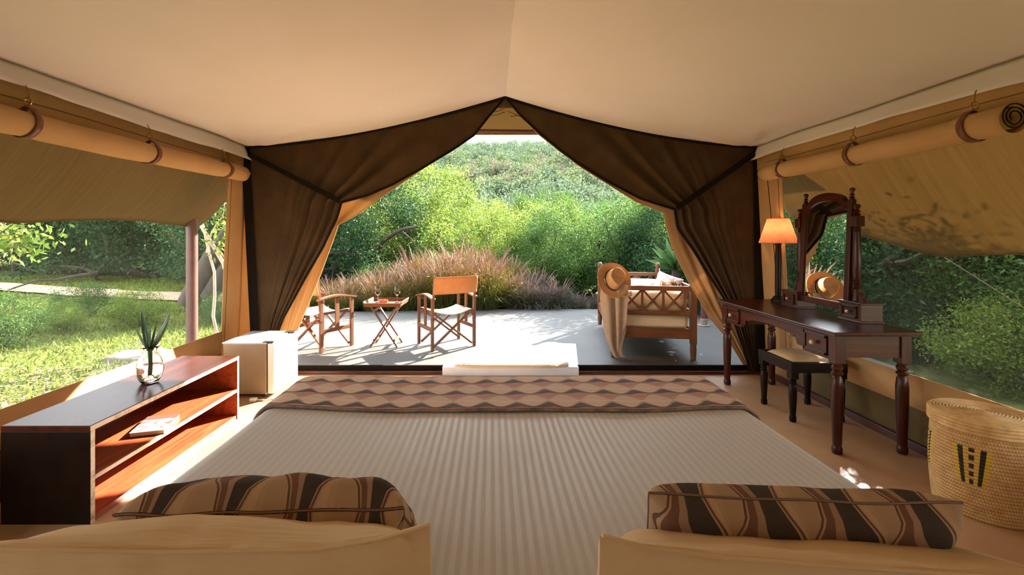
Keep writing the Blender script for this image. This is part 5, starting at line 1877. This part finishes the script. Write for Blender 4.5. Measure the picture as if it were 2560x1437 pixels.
def clump_mesh(seed, h, rad, n, arch):
    rng = np.random.default_rng(seed)
    V = []
    for _ in range(n):
        a = rng.uniform(0, 6.28)
        r0 = rad * 0.45 * math.sqrt(rng.random())
        p = np.array([r0 * math.cos(a), r0 * math.sin(a), 0.0])
        a += rng.normal() * 1.1
        L = h * rng.uniform(0.55, 1.1)
        lean = rng.uniform(0.05, 0.5) * arch
        w = rng.uniform(0.003, 0.006)
        side = np.array([-math.sin(a + rng.normal() * 0.6), math.cos(a), 0.0])
        th = lean * 0.4
        prev = None
        ns = 4
        for i in range(ns + 1):
            ww = w * (1 - (i / ns) ** 2 * 0.9)
            cur = (p - side * ww, p + side * ww)
            if prev is not None:
                V += [prev[0], prev[1], cur[1], cur[0]]
            prev = cur
            d = np.array([math.sin(th) * math.cos(a), math.sin(th) * math.sin(a), math.cos(th)])
            p = p + d * L / ns
            th += lean * 0.9
    k = 900                                  # short side leaves that make the clump bushy
    a = rng.uniform(0, 6.28, k)
    r_ = rad * 0.55 * np.sqrt(rng.random(k))
    z_ = h * 0.82 * rng.random(k) ** 0.8
    P = np.stack([r_ * np.cos(a) * (1 + 0.4 * z_), r_ * np.sin(a) * (1 + 0.4 * z_), z_], 1)
    V = np.concatenate([np.array(V), leaf_quads(P, rng.uniform(0.07, 0.16, k), rng.uniform(0.007, 0.013, k), -0.5, rng)])
    return quads_mesh('blades', V, len(V) // 4)

def plume_mesh(seed, h, rad, n):
    rng = np.random.default_rng(seed)
    b = MB()
    for _ in range(n):
        a = rng.uniform(0, 6.28)
        lean = rng.uniform(0.05, 0.45)
        L = h * rng.uniform(0.85, 1.2)
        p = Vector((rad * 0.3 * math.cos(a), rad * 0.3 * math.sin(a), L * 0.5))
        pts, th = [p.copy()], lean
        for i in range(5):
            p = p + Vector((math.sin(th) * math.cos(a), math.sin(th) * math.sin(a), math.cos(th))) * L * 0.11
            pts.append(p.copy())
            th += 0.12
        b.tube(pts, [0.0015, 0.0015, 0.008, 0.010, 0.007, 0.001], 5)
    return b.mesh('plumes', True, 60)
CL = []
for sd, gm, h_, arch in ((1, GR_RED, 1.05, 1.0), (2, GR_RED, 0.95, 1.2), (3, GR_PUR, 0.80, 1.7)):
    cm = clump_mesh(sd, h_, 0.5, 1100, arch)
    cm.materials.append(gm)
    pm = plume_mesh(sd + 10, h_, 0.5, 16)
    pm.materials.append(PLUME)
    CL.append((cm, pm))
rn = random.Random(9)
spots = []
x = -4.4
while x < 2.75:
    for row_ in range(4):
        y = terrace_edge(x) + 0.22 + row_ * 0.42 + rn.uniform(-0.1, 0.1)
        xx = x + rn.uniform(-0.12, 0.12) + 0.12 * (row_ % 2)
        purple = xx > 0.15 + rn.uniform(-0.35, 0.3)
        if purple:
            s = rn.uniform(0.75, 1.0) * (1.0 if xx < 1.3 else 0.55)
            if xx > 1.1 and row_ > 0:
                continue
            spots.append((xx, y, s, 2))
        else:
            s = rn.uniform(0.82, 1.08) * (1.0 + 0.14 * math.exp(-((xx + 0.6) / 0.7) ** 2)) * (0.62 + 0.38 * smoothstep(-3.3, -1.2, xx)) * (0.94 + 0.05 * row_)
            spots.append((xx, y, s, rn.randrange(2)))
    x += 0.36
for xx, y, s, k in spots:
    lab = 'clump of dark purple fountain grass at the terrace edge' if k == 2 else 'clump of tall reddish fountain grass at the terrace edge'
    r = thing('fountain_grass', lab, 'grass', (xx, y, ground_z(xx, y)), rn.uniform(0, 6.28), 'purple fountain grass' if k == 2 else 'reddish fountain grass')
    r['kind'] = 'thing'
    r.scale = (s, s, s)
    for nm, me in (('blades', CL[k][0]), ('plumes', CL[k][1])):
        o = bpy.data.objects.new(nm, me)
        COL.objects.link(o)
        o.parent = r

# ------------------------------------------------------------------ agave behind the daybed
AG = mat('pale green agave', C(96, 132, 72), C(72, 106, 54), rough=0.4, scale=5, trans=0.3)
ag = thing('agave', 'pale green foxtail agave rosette behind the daybed', 'plant', (3.12, 7.75, -0.004))
MB().tube([(0, 0, 0), (0.02, 0, 0.4), (0, 0, 0.78)], [0.06, 0.055, 0.06], 10).build('stem', BARK, ag)
for k in range(26):
    a = k * 2.4
    tilt = 0.18 + 1.15 * (k / 26)
    b = MB()
    d0 = Vector((math.sin(tilt) * math.cos(a), math.sin(tilt) * math.sin(a), math.cos(tilt)))
    lance(b, Vector((0.02 * math.cos(a), 0.02 * math.sin(a), 0.80)), d0, 0.50 + 0.08 * math.sin(k), 0.115, 0.35, up=(math.cos(a + 1.57), math.sin(a + 1.57), 0.0), thick=0.12, n=8, chan=0.9)
    b.build('leaf', AG, ag, angle=60)

# ------------------------------------------------------------------ lawn, litter, stones
rng = np.random.default_rng(12)
n = 90000
X = -2.8 - 14 * rng.random(n) ** 1.4
Yv = 2.0 + 15 * rng.random(n)
keep = np.ones(n, bool)
for i in range(n):
    c0 = 12.2 + 0.16 * (-X[i] - 12) + 0.5 * math.sin(X[i] * 0.3)
    if abs(Yv[i] - c0) < 0.8 or (X[i] > -3.6 and Yv[i] > 4.7 and Yv[i] < 8.4):
        keep[i] = False
X, Yv = X[keep], Yv[keep]
n = len(X)
Z = np.array([ground_z(X[i], Yv[i]) for i in range(n)])
hgt = rng.uniform(0.04, 0.09, n) * (0.75 + 0.7 * (rng.random(n) > 0.93))
a = rng.uniform(0, 6.28, n)
P0 = np.stack([X, Yv, Z], 1)
sd = np.stack([np.cos(a), np.sin(a), 0 * a], 1) * (0.0045 + 0.0012 * Yv[:, None])
tip = np.stack([rng.normal(0, 0.04, n), rng.normal(0, 0.04, n), hgt], 1)
V = np.empty((n, 4, 3))
V[:, 0], V[:, 1] = P0 - sd, P0 + sd
V[:, 2], V[:, 3] = P0 + tip * 0.7 + sd * 0.6, P0 + tip
o = place('lawn_grass', quads_mesh('lawn_grass', V.reshape(-1, 3), n), leaf_material('lawn blades', C(104, 126, 44), C(136, 152, 60), C(176, 176, 88)))
tag(o, 'short sunlit lawn grass outside the left window', 'grass', kind='stuff')
n = 5000
X = -2.8 - 3.8 * rng.random(n)
Yv = 1.6 + 3.6 * rng.random(n) ** 1.3
P0 = np.stack([X, Yv, np.array([ground_z(x_, y_) for x_, y_ in zip(X, Yv)]) + 0.02], 1)
V = leaf_quads(P0, rng.uniform(0.04, 0.09, n), rng.uniform(0.03, 0.05, n), 0.0, rng).reshape(n, 4, 3)
V[:, :, 2] = P0[:, None, 2] + (V[:, :, 2] - P0[:, None, 2]) * 0.25
o = place('leaf_litter', quads_mesh('leaf_litter', V.reshape(-1, 3), n), leaf_material('dry leaves', C(206, 170, 120), C(176, 128, 82), C(226, 204, 168), trans=0.15))
tag(o, 'dry fallen leaves on the ground close outside the left window', 'leaves', kind='stuff')
STONE = mat('pale flagstone', C(92, 80, 70), C(76, 64, 54), rough=0.9, scale=7, detail=8, bump=0.5)
def slab(lab, pts, z0, h_):
    b = MB()
    k = len(pts)
    vs = [(x_, y_, z0) for x_, y_ in pts] + [(x_ * 1.0, y_, z0 + h_) for x_, y_ in pts]
    b.add(vs, [tuple(range(k - 1, -1, -1)), tuple(range(k, 2 * k))] + [(i, (i + 1) % k, k + (i + 1) % k, k + i) for i in range(k)])
    tag(b.build('flagstone', STONE, bevel=0.02, smooth=False), lab, 'stone', 'flagstones outside the left window')
slab('flat pink flagstone lying on the lawn behind the vase', [(-4.65, 5.45), (-4.1, 5.35), (-3.95, 5.75), (-4.3, 5.95), (-4.7, 5.8)], -0.2, 0.10)
slab('pale flagstone beside the foot of the tent pole', [(-3.75, 5.15), (-3.05, 5.1), (-3.0, 5.7), (-3.7, 5.75)], -0.2, 0.12)
slab('pale flagstone by the pale shrub stems', [(-3.9, 5.85), (-3.2, 5.8), (-3.1, 6.5), (-3.85, 6.55)], -0.2, 0.12)

# ------------------------------------------------------------------ wooded hill
def blob_mesh(seed, r, n):
    rng = np.random.default_rng(seed)
    C_ = rng.normal(size=(9, 3)) * (0.45 * r, 0.45 * r, 0.28 * r) + (0, 0, 0.75 * r)
    D = rng.normal(size=(n, 3))
    D /= np.linalg.norm(D, axis=1)[:, None]
    P = C_[rng.integers(0, 9, n)] + D * r * rng.uniform(0.28, 0.5, (n, 1))
    L = rng.uniform(0.25, 0.5, n) * r * 0.42
    return quads_mesh('crown', leaf_quads(P, L, L * 0.75, 0.0, rng), n)
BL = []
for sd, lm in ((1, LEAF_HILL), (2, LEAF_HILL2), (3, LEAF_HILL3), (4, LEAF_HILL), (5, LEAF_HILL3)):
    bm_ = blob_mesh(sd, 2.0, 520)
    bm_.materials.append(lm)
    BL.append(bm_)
HT = MB().tube([(0, 0, -0.5), (0, 0, 1.6)], [0.2, 0.12], 6).mesh('trunk')
HT.materials.append(BARK)
rn = random.Random(17)
near, far = [], []
for i in range(2100):
    y = rn.uniform(66, 168)
    x = rn.uniform(-45, 70)
    px_ = VX + x / y * FPX
    inview = 1110 < px_ < 1490 and y > 84
    (near if inview else far).append((x, y, rn.uniform(0.75, 1.35) * (1.0 if y < 150 else 0.85), rn.randrange(5), rn.uniform(0, 6.28)))
near.sort(key=lambda q: q[1])
far += near[300:]
for x, y, s, k, rot in near[:300]:
    o = bpy.data.objects.new('hill_tree', None)
    COL.objects.link(o)
    for nm, me in (('crown', BL[k]), ('trunk', HT)):
        q = bpy.data.objects.new(nm, me)
        COL.objects.link(q)
        q.parent = o
    o.location = (x, y, ground_z(x, y) - 0.3)
    o.rotation_euler = (0, 0, rot)
    o.scale = (s, s, s * rn.uniform(0.8, 1.1))
    tag(o, 'small round-crowned tree on the wooded hillside', 'tree', 'trees on the hillside')
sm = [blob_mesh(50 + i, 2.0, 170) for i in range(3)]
arr = []
for me in sm:
    v = np.empty(len(me.vertices) * 3, dtype=np.float32)
    me.vertices.foreach_get('co', v)
    arr.append(v.reshape(-1, 3))
VV = []
for x, y, s, k, rot in far:
    c_, s_ = math.cos(rot), math.sin(rot)
    v = arr[k % 3] * s * 1.1
    VV.append(np.stack([v[:, 0] * c_ - v[:, 1] * s_ + x, v[:, 0] * s_ + v[:, 1] * c_ + y, v[:, 2] + ground_z(x, y) - 0.3], 1))
V = np.concatenate(VV)
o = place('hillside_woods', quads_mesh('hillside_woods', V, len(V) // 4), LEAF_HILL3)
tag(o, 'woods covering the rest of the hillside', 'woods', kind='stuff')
